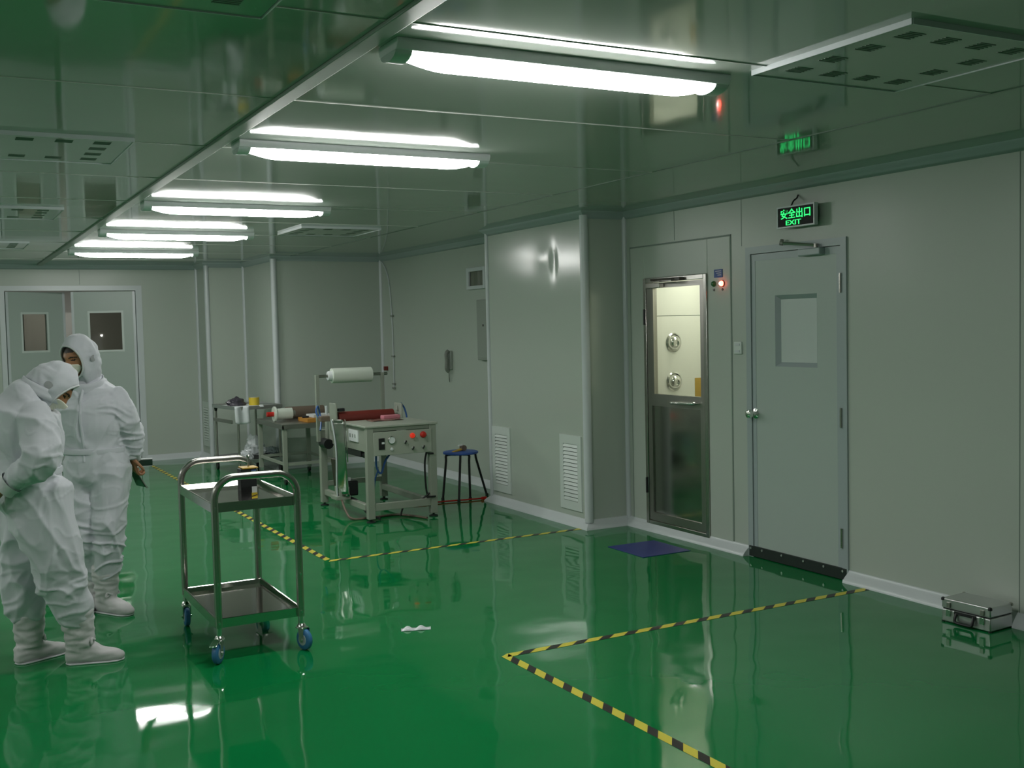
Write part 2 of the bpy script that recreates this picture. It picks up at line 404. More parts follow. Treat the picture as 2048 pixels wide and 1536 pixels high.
# ------------------------------------------------------------------ air shower cabin
a = thing('air_shower', 'air shower cabin with a steel framed glass door, lit white inside', 'air shower', (XR, 6.46, 0))
px = XR - .006
dy0, dy1, dz0, dz1 = 6.115, 6.885, .05, 1.945
fp = MB().box(px, px + .05, 5.866, dy0, .02, 2.19).box(px, px + .05, dy1, 7.07, .02, 2.19).box(px, px + .05, dy0, dy1, dz1, 2.19).box(px, px + .05, dy0, dy1, 0, dz0)
fp.build('front_panel', 'wall_panel', a, bev=.004)
sm = MB().box(px + .003, px + .03, 5.858, 5.867, .06, 2.2).box(px + .003, px + .03, 7.069, 7.078, .06, 2.2).box(px + .003, px + .03, 5.858, 7.078, 2.189, 2.2)
sm.build('joint', 'seam', a, smooth=0)
f = MB()
fw = .035
for q in ((dy0, dy0 + fw, dz0, dz1), (dy1 - fw, dy1, dz0, dz1), (dy0 + fw, dy1 - fw, dz1 - fw, dz1), (dy0 + fw, dy1 - fw, dz0, dz0 + .03)): f.box(px - .012, px + .05, *q)
f.build('door_frame', 'steel', a, bev=.003)
ey0, ey1, ez0, ez1 = dy0 + fw + .004, dy1 - fw - .004, dz0 + .034, dz1 - fw - .004
gy0, gy1, gz0, gz1 = 6.195, 6.765, 1.062, 1.868
lx0, lx1 = px - .006, px + .03
l = MB().box(lx0, lx1, ey0, gy0, gz0, gz1).box(lx0, lx1, gy1, ey1, gz0, gz1).box(lx0, lx1, ey0, ey1, gz1, ez1).box(lx0, lx1, ey0, ey1, .97, gz0)
l.box(lx0, lx1, ey0, ey0 + .05, ez0 + .06, .97).box(lx0, lx1, ey1 - .05, ey1, ez0 + .06, .97).box(lx0, lx1, ey0, ey1, ez0, ez0 + .06)
lfo = l.build('door_leaf', 'steel_dull', a, smooth=0)
MB().box(lx0 + .012, lx1 - .004, ey0 + .05, ey1 - .05, ez0 + .06, .97).build('lower_panel', 'steel_mirror', lfo, smooth=0)
MB().box(lx0 + .012, lx0 + .018, gy0, gy1, gz0, gz1).build('window_pane', 'pane_clear', lfo, smooth=0)
h = MB().tube(smoothpath([(lx0, 6.24, 1.015), (lx0 - .045, 6.25, 1.015), (lx0 - .05, 6.34, 1.013), (lx0 - .05, 6.42, 1.01), (lx0 - .045, 6.50, 1.008), (lx0, 6.51, 1.008)]), .011, 10)
h.build('handle', 'chrome', lfo)
c = MB().box(lx0 - .045, lx0, 6.62, 6.80, 1.865, 1.905)
c.build('closer_body', 'steel', lfo, bev=.005)
MB().tube([(lx0 - .03, 6.70, 1.915), (lx0 - .17, 6.55, 1.92), (lx0 - .03, 6.44, 1.925)], .008, 8).box(lx0 - .04, lx0, 6.38, 6.48, 1.91, 1.935).build('closer_arm', 'dark_brown', lfo)
for z in (.35, 1.65): MB().cyl((px - .016, 6.868, z - .06), (px - .016, 6.868, z + .06), .009, n=10).build('hinge', 'black', a)
MB().box(px - .004, px, 5.945, 6.035, 1.91, 1.967).build('sign_plate', 'blue_sticker', a, smooth=0)
wl = MB()
for k in range(3): wl.box(px - .0045, px - .004, 5.957, 6.02 - .012 * k, 1.953 - .014 * k, 1.957 - .014 * k)
wl.build('sign_writing', 'paper', a, smooth=0)
g = MB().lathe((px, 6.04, 1.868), (-1, 0, 0), [(.021, 0), (.021, .006), (.016, .008), (.015, .016), (.008, .021)], 18); g.build('green_lamp', 'green_lens', a)
g = MB().lathe((px, 5.947, 1.867), (-1, 0, 0), [(.023, 0), (.023, .006), (.018, .008)], 18); g.build('lamp_ring', 'red', a)
g = MB().lathe((px - .008, 5.947, 1.867), (-1, 0, 0), [(.019, 0), (.017, .010), (.010, .016)], 18); rl = g.build('red_lamp', 'red_glow', a)
MB().lathe((px - .019, 5.947, 1.867), (-1, 0, 0), [(.011, 0), (.009, .006), (.004, .008)], 14).build('lamp_core', 'red_core', rl)
for y in (6.04, 5.947): MB().cyl((px, y, 1.826), (px - .004, y, 1.826), .009, n=10).build('lamp_caption', 'dark_brown', a)
# inside of the cabin
IY0, IY1, IX1, IZ1 = 5.88, 6.95, XR + 1.05, 2.1
ins = MB().box(XR + .05, IX1, IY1, IY1 + .04, 0, 1.655).box(XR + .05, IX1, IY1, IY1 + .04, 1.66, IZ1).box(IX1, IX1 + .04, IY0, IY1, 0, IZ1).box(XR + .05, IX1, IY0 - .04, IY0, 0, IZ1)
ins.box(XR + .05, IX1, IY0, IY1, IZ1, IZ1 + .04).box(XR + .05, IX1, IY0, IY1, .0, .03)
ins.build('cabin_lining', 'cabin_white', a, smooth=0)
MB().box(XR + .05, IX1, IY1 + .012, IY1 + .02, 1.64, 1.67).build('lining_joint', 'seam', a, smooth=0)
MB().box(XR + .35, XR + .55, 6.1, 6.75, IZ1 - .03, IZ1).build('cabin_lamp', 'cabin_glow', a, smooth=0)
for z in (1.447, 1.137):
    nz = MB().lathe((5.193, IY1, z), (0, -1, 0), [(.076, 0), (.076, .006), (.066, .012), (.060, .006), (.058, .004)], 28)
    q = nz.build('nozzle', 'chrome', a)
    MB().lathe((5.193, IY1 - .004, z), (-.15, -1, -.12), [(.057, 0), (.055, .016), (.044, .034), (.030, .044), (.024, .046), (.022, .030)], 28).build('nozzle_ball', 'chrome', q)
MB().box(5.40, 5.50, IY1 - .003, IY1, 1.00, 1.155).build('label_sticker', 'yellow_dull', a, smooth=0)

# wall switch between the two doors
sw = MB().box(XR - .012, XR, 5.752, 5.83, 1.378, 1.462).build('light_switch', 'grille_white', bev=.003)
tag(sw, 'small pale switch plate on the wall between the two doors', 'switch')
MB().box(XR - .016, XR - .012, 5.768, 5.814, 1.436, 1.450).build('rocker', 'trim_white', sw, smooth=0)
MB().box(XR - .016, XR - .012, 5.768, 5.814, 1.390, 1.404).build('rocker', 'trim_white', sw, smooth=0)

# ------------------------------------------------------------------ double doors far back
d = thing('door_2', 'pale double doors in the far wall, both leaves ajar, each with a window', 'door', (1.57, YB, 0), kind='structure')
f = MB().box(.755, .812, YB - .012, YB + .09, 0, 2.225).box(2.315, 2.39, YB - .012, YB + .09, 0, 2.225).box(.812, 2.315, YB - .012, YB + .09, 2.165, 2.225)
f.build('door_frame', 'trim_white', d, smooth=0)
def leafset(hx, sgn, ang, wa, wb, wz0, wz1, shade, panem):
    """leaf hinged at hx, opening away by ang; local u runs from the hinge to the free edge"""
    Wd = .75; u = V((sgn * math.cos(ang), math.sin(ang), 0)); n = V((sgn * math.sin(ang), -math.cos(ang), 0))
    if sgn > 0: n = V((math.sin(ang), -math.cos(ang), 0))
    org = V((hx, YB + .03, 0))
    def ob(mb, a0, a1, z0, z1, t0, t1):
        c = org + u * ((a0 + a1) / 2) + n * ((t0 + t1) / 2) + V((0, 0, (z0 + z1) / 2))
        mb.obox(c, u, n, (0, 0, 1), abs(a1 - a0) / 2, abs(t1 - t0) / 2, (z1 - z0) / 2); return mb
    mb = MB(); T = (-.02, .02)
    ob(mb, 0, wa, .02, 2.155, *T); ob(mb, wb, Wd, .02, 2.155, *T); ob(mb, wa, wb, .02, wz0, *T); ob(mb, wa, wb, wz1, 2.155, *T)
    L = mb.build('door_leaf', shade, d, smooth=0)
    fm = MB()
    for q in ((wa - .025, wa, wz0 - .025, wz1 + .025), (wb, wb + .025, wz0 - .025, wz1 + .025), (wa, wb, wz0 - .025, wz0), (wa, wb, wz1, wz1 + .025)): ob(fm, *q, .018, .026)
    fm.build('window_frame', 'grille_white', L, smooth=0)
    p = MB(); ob(p, wa, wb, wz0, wz1, -.003, .003); p.build('window_pane', panem, L, smooth=0)
    st = MB(); ob(st, Wd - .03, Wd, .02, 2.155, .018, .024); ob(st, 0, .03, .02, 2.155, .018, .024); st.build('edge_trim', 'trim_white', L, smooth=0)
    return L
leafset(.815, 1, math.radians(23), .20, .505, 1.44, 1.885, 'door_paint', 'pane_smoke')
leafset(2.312, -1, math.radians(7.6), .17, .54, 1.425, 1.89, 'door_paint', 'pane_smoke')
cr = MB().box(-.6, 3.6, 17.3, 17.38, 0, H).box(-.68, -.6, YB + .08, 17.38, 0, H).box(3.6, 3.68, YB + .08, 17.38, 0, H).box(-.68, 3.68, YB + .08, 17.38, H, H + .08)
cr.box(1.2, 1.9, 16.9, 17.3, 0, 1.95)
struct(cr.build('wall_corridor', 'corridor', smooth=0), 'plain grey walls of the room seen through the double doors', 'wall')
t = MB().box(1.62, 1.74, 16.885, 16.9, 1.80, 1.90).build('socket_plate', 'paper', bev=.003); tag(t, 'small white socket plate seen through the gap of the double doors', 'socket')
MB().box(1.645, 1.715, 16.880, 16.886, 1.83, 1.87).build('socket_face', 'trim_grey', t, smooth=0)
cl = thing('corridor_fill_lamp', 'unseen ceiling lamp added to light the room behind the double doors', 'lamp', (1.5, 15.9, H))
MB().box(1.1, 1.9, 15.85, 15.95, H - .05, H).build('housing', 'lamp_body', cl, smooth=0)
MB().box(1.12, 1.88, 15.86, 15.94, H - .06, H - .05).build('diffuser', 'corridor_glow', cl, smooth=0)  # added lamp out of view, bright so the door panes do not go dark

# ------------------------------------------------------------------ fluorescent ceiling lamps
def lamp_prof(k):      # diffuser cross section (y, z below ceiling)
    return [(math.cos(t) * .062, -.034 - math.sin(t) * .040 * k) for t in [PI * i / 14 for i in range(15)]]
def make_lamp():
    t = thing('ceiling_lamp', 'x', 'lamp', (1.92, 3.14, H), group='row of fluorescent ceiling lamps')
    x0, x1 = 1.28, 2.56; y = 3.14
    hb = [(-.078, 0), (.078, 0), (.078, -.014), (.068, -.034), (-.068, -.034), (-.078, -.014)]
    MB().prism([(a, b) for a, b in hb], x1 - x0, (x0, y, H), (0, 1, 0), (0, 0, 1), (1, 0, 0)).build('housing', 'lamp_body', t, bev=.002)
    for (e0, e1, sg) in ((x0, x0 + .055, 1), (x1 - .055, x1, -1)):
        MB().rings([[V((x, y + a, H + b)) for a, b in lamp_prof(.62)] for x in (e0, e1)]).build('end_cap', 'lamp_end', t)
    rs = []
    n = 40
    for i in range(n + 1):
        xx = x0 + .055 + (x1 - x0 - .11) * i / n; e_ = min(xx - x0 - .055, x1 - .055 - xx) / .15
        k = .30 + .70 * math.sin(min(1, e_) * PI / 2)
        rs.append([V((xx, y + q_ * (.55 + .45 * k), H - .034 + (b_ + .034) * k)) for q_, b_ in lamp_prof(1)])
    MB().rings(rs).build('diffuser', 'lamp_glow', t)
    return t
l0 = make_lamp(); l0['label'] = 'lit fluorescent lamp largest and nearest of the ceiling row'
for y, lab in ((5.02, 'lit fluorescent lamp second of the ceiling row from the near end'), (7.50, 'lit fluorescent lamp in the middle of the ceiling row'), (9.57, 'lit fluorescent lamp second of the ceiling row from the far wall'), (11.80, 'lit fluorescent lamp last of the ceiling row nearest the double doors')):
    copy_tree(l0, (1.92, y, H), lab)
for y, lab in ((2.93, 'added fluorescent fill lamp nearest the camera in the unseen left row'), (4.80, 'added fluorescent fill lamp second from the near end of the unseen left row'), (7.03, 'added fluorescent fill lamp in the middle of the unseen left row'), (9.0, 'added fluorescent fill lamp second from the far wall in the unseen left row'), (11.06, 'added fluorescent fill lamp farthest of the unseen left row')):
    copy_tree(l0, (-2.35, y, H), lab)  # unseen left row, added as fill for the workers' darker backs

# ------------------------------------------------------------------ ceiling air panels
def make_panel():
    t = thing('ceiling_vent', 'x', 'vent', (2.59, 2.28, H), group='square slotted air panels on the ceiling')
    x0, y0, S = 2.59, 2.28, .705
    pl = MB().box(x0, x0 + S, y0, y0 + S, H - .014, H - .002)
    pl.build('plate', 'ceiling_panel', t, bev=.003)
    ed = MB().box(x0 - .004, x0, y0, y0 + S, H - .018, H).box(x0 + S, x0 + S + .004, y0, y0 + S, H - .018, H).box(x0, x0 + S, y0 - .004, y0, H - .018, H).box(x0, x0 + S, y0 + S, y0 + S + .004, H - .018, H)
    ed.build('rim', 'trim_white', t, smooth=0)
    pos = [.105 + .16 * k for k in range(4)]
    for i, u in enumerate(pos):
        for j, v in enumerate(pos):
            if i in (0, 3) or j in (0, 3):
                sl = MB()
                for k in range(5):
                    yy = y0 + v - .030 + k * .015
                    sl.box(x0 + u - .036, x0 + u + .036, yy - .0034, yy + .0034, H - .0155, H - .0138)
                sl.build('slot_grille', 'vent_slot', t, smooth=0)
    return t
p0 = make_panel(); p0['label'] = 'square slotted air panel on the ceiling right of the nearest lamp'
copy_tree(p0, (2.78, 8.82, H), 'square slotted air panel on the ceiling above the film machine')
for y, lab in ((2.28, 'square slotted air panel on the ceiling at the top left picture edge'), (5.09, 'square slotted air panel on the ceiling left of the second lamp'), (7.96, 'square slotted air panel on the ceiling above the hooded workers, middle of the left row'), (10.85, 'square slotted air panel on the ceiling nearest the double doors')):
    copy_tree(p0, (.14, y, H), lab)

# ------------------------------------------------------------------ louvre grilles low on the walls
def grille(name, org, u, n, wd, z0, z1, label, count):
    """u along the wall, n out of the wall; org at one lower corner"""
    org = V(org); u = V(u); n = V(n); t = thing(name, label, 'vent', tuple(org + u * wd / 2 + V((0, 0, z0))), group='louvred wall vents')
    def ob(mb, a0, a1, c0, c1, t0, t1):
        mb.obox(org + u * ((a0 + a1) / 2) + n * ((t0 + t1) / 2) + V((0, 0, (c0 + c1) / 2)), u, n, (0, 0, 1), (a1 - a0) / 2, (t1 - t0) / 2, (c1 - c0) / 2)
    m = .055; top = .07
    fm = MB()
    ob(fm, 0, m, z0, z1, 0, .012); ob(fm, wd - m, wd, z0, z1, 0, .012); ob(fm, m, wd - m, z0, z0 + top, 0, .012); ob(fm, m, wd - m, z1 - top, z1, 0, .012)
    fm.build('frame', 'grille_white', t, smooth=0)
    bk = MB(); ob(bk, m, wd - m, z0 + top, z1 - top, 0, .002); bk.build('backing', 'dark_slot', t, smooth=0)
    sl = MB(); hh = (z1 - z0 - 2 * top) / count
    for k in range(count):
        zc = z0 + top + (k + .5) * hh
        tilt = V((0, 0, 1)) * .8 - n * .35
        sl.obox(org + u * (wd / 2) + n * .008 + V((0, 0, zc)), u, n + V((0, 0, .45)), tilt, wd / 2 - m, .0015, hh * .42)
    sl.build('slats', 'grille_white', t, smooth=0)
    return t
grille('wall_vent', (4.5, 8.765, 0), (0, -1, 0), (-1, 0, 0), .34, .112, .702, 'white louvred vent low on the wall column beside the blue stool', 15)
grille('wall_vent', (4.5, 7.562, 0), (0, -1, 0), (-1, 0, 0), .325, .120, .720, 'white louvred vent low on the wall column near its front corner', 15)
grille('wall_vent', (3.08, 14.17, 0), (0, -1, 0), (-1, 0, 0), .345, .165, .73, 'white louvred vent far back beside the double doors', 13)

# ------------------------------------------------------------------ things on the recess wall
w = thing('wall_box', 'pale framed pass box high on the recess wall behind the column', 'box', (XR, 9.85, 1.98), group=None)
MB().box(XR - .03, XR, 9.55, 9.60, 1.985, 2.205).box(XR - .03, XR, 9.92, 9.97, 1.985, 2.205).box(XR - .03, XR, 9.60, 9.92, 2.165, 2.205).box(XR - .03, XR, 9.60, 9.92, 1.985, 2.02).build('frame', 'trim_white', w, bev=.003)
MB().box(XR - .012, XR, 9.60, 9.92, 2.02, 2.165).build('pane', 'pane_smoke', w, smooth=0)
MB().box(XR - .004, XR + .001, 9.60, 9.92, 2.02, 2.165).build('backing', 'grey_box', w, smooth=0)
w = MB().box(XR - .05, XR, 9.25, 9.71, 1.275, 1.875).build('panel_cabinet', 'grey_box', bev=.006); tag(w, 'flat grey electrical cabinet on the recess wall behind the column', 'cabinet')
MB().cyl((XR - .05, 9.56, 1.62), (XR - .058, 9.56, 1.62), .012, n=12).build('lock', 'dark_brown', w)
MB().box(XR - .054, XR - .05, 9.27, 9.69, 1.295, 1.855).build('door', 'grey_box', w, bev=.002)
w = thing('wall_phone', 'grey telephone handset hanging on the recess wall', 'phone', (XR, 10.45, 1.15))
MB().box(XR - .03, XR, 10.40, 10.53, 1.16, 1.36).build('base', 'grey_box', w, bev=.006)
MB().tube(smoothpath([(XR - .04, 10.42, 1.36), (XR - .065, 10.42, 1.33), (XR - .062, 10.42, 1.25), (XR - .065, 10.42, 1.17), (XR - .04, 10.42, 1.14)]), .02, 10).build('handset', 'phone_grey', w)
MB().tube(smoothpath([(XR - .04, 10.42, 1.15), (XR - .03, 10.44, 1.06), (XR - .02, 10.45, 1.03), (XR - .015, 10.47, 1.10), (XR - .015, 10.48, 1.16)]), .004, 8).build('cord', 'phone_grey', w)
w = thing('wall_cable', 'thin pale cable clipped down the recess corner with a small red switch', 'cable', (XR, 12.1, .9))
MB().tube(smoothpath([(XR - .012, 12.33, 2.42), (XR - .012, 12.20, 2.31), (XR - .012, 12.11, 2.13), (XR - .012, 12.05, 1.66), (XR - .012, 12.04, .90)]), .007, 8).build('conduit', 'trim_white', w)
for z in (1.76, 1.28, .95, .90): MB().box(XR - .025, XR, 12.01, 12.08, z - .008, z + .008).build('clip', 'phone_grey', w, smooth=0)
MB().box(XR - .05, XR, 12.245, 12.275, 1.105, 1.155).build('red_switch', 'red_roller', w, bev=.004)

# ------------------------------------------------------------------ floor markings and mat
def tape(p0, p1, wd, label, skew=1.25, per=.155, phase=0.0):
    p0 = V((*p0, 0)); p1 = V((*p1, 0)); L = (p1 - p0).length; u = (p1 - p0).normalized(); w = V((-u.y, u.x, 0)) * wd / 2
    mb = MB(); sk = wd * skew; s_ = -phase; k = 0
    z = V((0, 0, .0012))
    def pt(a, side):
        a = min(max(a + side * sk / 2, 0), L); return p0 + u * a + w * side + z
    while s_ < L:
        for frac, sl in ((.56, 0), (.44, 1)):
            e_ = s_ + per * frac
            if e_ > -.1 and s_ < L + .05:
                mb.slot(sl); mb.add([pt(s_, -1), pt(e_, -1), pt(e_, 1), pt(s_, 1)], [(0, 1, 2, 3)])
            s_ = e_
    o = mb.build('floor_tape', ['tape_yellow', 'tape_black'], smooth=0, recalc=False)
    return tag(o, label, 'tape', 'yellow and black floor tapes')
tape((2.40, 4.602), (4.85, 4.596), .050, 'yellow black striped tape running across the floor to the exit door')
tape((2.402, 4.63), (2.46, 2.2), .050, 'yellow black striped tape running to the bottom edge of the picture', -1.25)
tape((2.37, 7.186), (4.46, 7.186), .048, 'yellow black striped tape across the floor ending at the wall column')
tape((2.384, 7.21), (2.33, 14.2), .048, 'yellow black striped tape running from the trolley back to the far wall', -1.25)
m_ = MB().box(4.235, 4.64, 6.045, 6.485, 0, .004).build('floor_mat', 'mat_blue', bev=.001); tag(m_, 'blue sticky mat on the floor before the air shower', 'mat')
sp = MB()
sp.grid(lambda u, v: V((2.13 + .15 * u + .02 * v, 5.27 + .05 * v - .05 * u, .002 + .020 * math.sin(u * 7) ** 2 * math.sin(v * 3.1))), 14, 6)
tag(sp.build('pale_sheet', 'bag_white', solid=.001), 'small shiny pale sheet lying alone on the green floor', 'scrap')  # pale mark on the floor, built as a thin wavy sheet

# ------------------------------------------------------------------ aluminium case by the wall
def frame_box(name, m, parent, c, ux, uy, hx, hy, z0, z1, bev=0):
    return MB().obox(V(c) + V((0, 0, (z0 + z1) / 2)), ux, uy, (0, 0, 1), hx, hy, (z1 - z0) / 2).build(name, m, parent, bev=bev)
cy_, cx_ = V((4.628, 3.895, 0)), V((4.645, 3.612, 0))
fu = (cx_ - cy_).normalized(); bu = V((-fu.y, fu.x, 0))       # along the front, into the wall
if bu.x < 0: bu = -bu
cw = .285; cd = .185
c0 = cy_ + fu * cw / 2 + bu * cd / 2
t = thing('aluminium_case', 'small silver aluminium case lying on the floor against the right wall', 'case', tuple(c0))
def cb_(z0, z1, gx=0, gy=0): return MB().obox(c0 + V((0, 0, (z0 + z1) / 2)), fu, bu, (0, 0, 1), cw / 2 - gx, cd / 2 - gy, (z1 - z0) / 2)
lo = cb_(.004, .070).build('lower_shell', 'aluminium', t, bev=.006)
cb_(.068, .078, .006, .006).build('gasket', 'black', t, smooth=0)
up = cb_(.076, .128).build('lid', 'aluminium', t, bev=.006)
for sx in (-1, 1):
    for sy in (-1, 1):
        q = c0 + fu * sx * (cw / 2 - .006) + bu * sy * (cd / 2 - .006)
        MB().lathe(q + V((0, 0, .114)), (0, 0, 1), [(.011, 0), (.0115, .008), (.009, .014), (.004, .0165)], 12).build('corner_cap', 'black' if sy < 0 else 'steel_dull', up)
        MB().cyl(q, q + V((0, 0, .006)), .009, n=10).build('foot', 'black_rubber', lo)
for sx in (-1, 1):
    q = c0 + fu * sx * .098 - bu * (cd / 2 + .003)
    L = MB().obox(q + V((0, 0, .096)), fu, bu, (0, 0, 1), .011, .004, .014).build('latch_plate', 'steel_dull', up, bev=.002)
    MB().obox(q + V((0, 0, .054)), fu, bu, (0, 0, 1), .013, .006, .018).build('latch', 'chrome', lo, bev=.002)
q = c0 - bu * (cd / 2 + .004) + V((0, 0, .04))
hd = MB().tube(smoothpath([q - fu * .05 + V((0, 0, .020)), q - fu * .052 - bu * .012 + V((0, 0, -.005)), q - fu * .045 - bu * .016 + V((0, 0, -.022)), q - bu * .017 + V((0, 0, -.024)), q + fu * .045 - bu * .016 + V((0, 0, -.022)), q + fu * .052 - bu * .012 + V((0, 0, -.005)), q + fu * .05 + V((0, 0, .020))]), .0075, 8)
hd.obox(q + V((0, 0, .022)), fu, bu, (0, 0, 1), .062, .004, .007).build('handle', 'black', lo)

# ------------------------------------------------------------------ steel trolley in front
t = thing('serving_trolley', 'two tier stainless steel trolley on blue castors beside the hooded workers', 'trolley', (1.375, 5.655, 0))
tx0, tx1, ty0, ty1 = 1.178, 1.588, 5.262, 6.05
hb = .017
for yy in (ty0, ty1):
    pts = [(tx0, yy, .17), (tx0, yy, .40), (tx0, yy, .795)]
    for k in range(1, 9):
        an = PI / 2 * k / 8; pts.append((tx0 + .105 * (1 - math.cos(an)), yy, .795 + .105 * math.sin(an)))
    for k in range(0, 9):
        an = PI / 2 * k / 8; pts.append((tx1 - .105 + .105 * math.sin(an), yy, .795 + .105 * math.cos(an)))
    pts += [(tx1, yy, .40), (tx1, yy, .17)]
    h = MB().tube(pts, hb, square=True, up=(0, 1, 0)).build('handle_frame', 'steel', t, smooth=60)
    for xx in (tx0, tx1):
        sc = MB()
        for z in (.195, .385, .755): sc.cyl((xx, yy - .017, z), (xx, yy - .023, z), .006, n=10)
        sc.build('bolts', 'chrome', h)
def tray(z, name):
    ax0, ax1, ay0, ay1 = tx0 - .012, tx1 + .012, ty0 + .012, ty1 - .012
    R_ = lambda e_, h: [V((ax0 + e_, ay0 + e_, z + h)), V((ax1 - e_, ay0 + e_, z + h)), V((ax1 - e_, ay1 - e_, z + h)), V((ax0 + e_, ay1 - e_, z + h))]
    mb = MB().slot(1).rings([R_(.012, -.036), R_(0, -.036), R_(0, .008), R_(.004, .010), R_(.009, .008), R_(.017, -.016)], cap=False)
    mb.slot(0).add(R_(.017, -.016), [(0, 1, 2, 3)]).add(R_(.012, -.034), [(3, 2, 1, 0)])
    return mb.build(name, ['steel_tray', 'steel_lip'], t, smooth=0)
tray(.767, 'upper_tray'); tray(.200, 'lower_tray')
for (xx, yy, ang, brake) in ((tx0, ty0, -2.2, 1), (tx1, ty0, -1.2, 0), (tx0, ty1, -1.62, 0), (tx1, ty1, -1.2, 1)):
    fw_ = V((math.cos(ang), math.sin(ang), 0)); sd = V((-fw_.y, fw_.x, 0)); b0 = V((xx, yy, 0)); wc_ = b0 + fw_ * .022 + V((0, 0, .053))
    k = MB().cyl(b0 + V((0, 0, .172)), b0 + V((0, 0, .128)), .014, n=14).lathe(b0 + V((0, 0, .110)), (0, 0, 1), [(.026, 0), (.026, .006), (.020, .016), (.016, .022)], 18)
    k.build('castor_stem', 'steel_fork', t)
    fk = MB()
    for s_ in (-1, 1):
        c_ = wc_ + sd * s_ * .0195
        fk.prism([(-.020, .058), (.024, .058), (.014, -.008), (.006, -.014), (-.006, -.014), (-.012, -.004)], .003, c_ - sd * .0015, fw_ * -1, (0, 0, 1), sd)
    fk.obox(b0 + fw_ * .006 + V((0, 0, .111)), fw_, sd, (0, 0, 1), .026, .0215, .003)
    fk.build('fork', 'steel_fork', t, smooth=0)
    MB().lathe(wc_ - sd * .015, sd, [(.030, 0), (.046, .001), (.052, .006), (.053, .015), (.052, .024), (.046, .029), (.030, .030)], 28).build('wheel', 'blue_tread', t)
    hub = MB().lathe(wc_ - sd * .0165, sd, [(.008, 0), (.028, .0), (.031, .003), (.031, .030), (.028, .033), (.008, .033)], 20).build('hub', 'trim_grey', t)
    MB().cyl(wc_ - sd * .027, wc_ + sd * .027, .007, n=10).build('axle', 'chrome', hub)
    if brake:
        MB().obox(b0 + fw_ * .055 + V((0, 0, .108)), fw_ + V((0, 0, -.35)), sd, (0.3 * fw_.x, .3 * fw_.y, 1), .030, .018, .003).build('brake_pedal', 'chrome', t, bev=.002)

# small instrument standing on the trolley
t = thing('test_instrument', 'black box instrument with yellow top plate and upright rod on the trolley', 'instrument', (1.385, 5.43, .752))
MB().box(1.343, 1.425, 5.395, 5.465, .752, .917).build('body', 'black', t, bev=.003)
MB().box(1.350, 1.430, 5.385, 5.470, .918, .924).build('top_plate', 'yellow_dull', t, bev=.001)
MB().cyl((1.392, 5.43, .923), (1.392, 5.43, .978), .006, n=12).lathe((1.392, 5.43, .972), (0, 0, 1), [(.009, 0), (.010, .006), (.006, .012)], 12).build('rod', 'steel', t)
MB().box(1.397, 1.421, 5.3935, 5.396, .885, .912).build('label', 'paper', t, smooth=0)
MB().box(1.397, 1.421, 5.3925, 5.3945, .905, .912).build('label_band', 'blue_sticker', t, smooth=0)
MB().box(1.397, 1.423, 5.3935, 5.396, .795, .826).build('label', 'paper', t, smooth=0)
y_ = MB().box(1.395, 1.424, 5.393, 5.396, .765, .795); y_.build('warning_label', 'yellow', t, smooth=0)
MB().obox((1.409, 5.3925, .780), (1, 0, .25), (0, 1, 0), (-.25, 0, 1), .014, .0006, .0022).build('warning_stripe', 'black', t, smooth=0)

# ------------------------------------------------------------------ stool
t = thing('stool', 'low stool with a round blue seat and black tube legs', 'stool', (4.33, 9.1, 0))
MB().lathe((4.325, 9.1, .425), (0, 0, 1), [(.150, 0), (.163, .004), (.166, .014), (.163, .022), (.150, .026), (.05, .028)], 36).build('seat', 'stool_blue', t)
for (fx, fy, tx_, ty_) in ((4.14, 9.12, 4.185, 9.11), (4.215, 8.93, 4.265, 8.98), (4.365, 9.00, 4.355, 8.985), (4.595, 9.11, 4.468, 9.10)):
    c_ = V((4.325, 9.1, 0)); a_ = V((tx_, ty_, .424)); f_ = V((fx, fy, .006)); m_ = a_.lerp(f_, .16); m_.z = .392
    MB().tube(smoothpath([c_.lerp(V((tx_, ty_, 0)), .35) + V((0, 0, .42)), a_ + V((0, 0, -.004)), a_.lerp(f_, .14), a_.lerp(f_, .5), f_], 5), .011, 10).build('leg', 'black', t)
    MB().cyl(f_ + V((0, 0, -.006)), f_ + V((0, 0, .02)), .015, n=10).build('foot_cap', 'black_rubber', t)
u = thing('tape_cutter', 'small yellow hand tool lying on the blue stool', 'tool', (4.33, 9.1, .454))
MB().obox((4.295, 9.08, .462), (1, .3, .18), (-.3, 1, 0), (-.18, 0, 1), .07, .018, .008).build('grip', 'yellow_dull', u, bev=.004)
MB().cyl((4.35, 9.07, .480), (4.35, 9.12, .480), .026, n=18).build('reel', 'brown_roll', u)
MB().obox((4.325, 9.10, .504), (1, 0, .1), (0, 1, 0), (-.1, 0, 1), .022, .012, .006).build('blade_cover', 'paper', u, bev=.002)
h = MB().tube([V((3.80, 9.02, .012)), V((4.07, 9.0, .012)), V((4.30, 8.965, .012)), V((4.50, 8.945, .012))], .007, 10).obox((4.48, 8.945, .014), (1, -.08, 0), (.08, 1, 0), (0, 0, 1), .025, .014, .012)
tag(h.build('hose', 'red', smooth=40), 'straight red hose lying on the floor beneath the blue stool', 'hose')

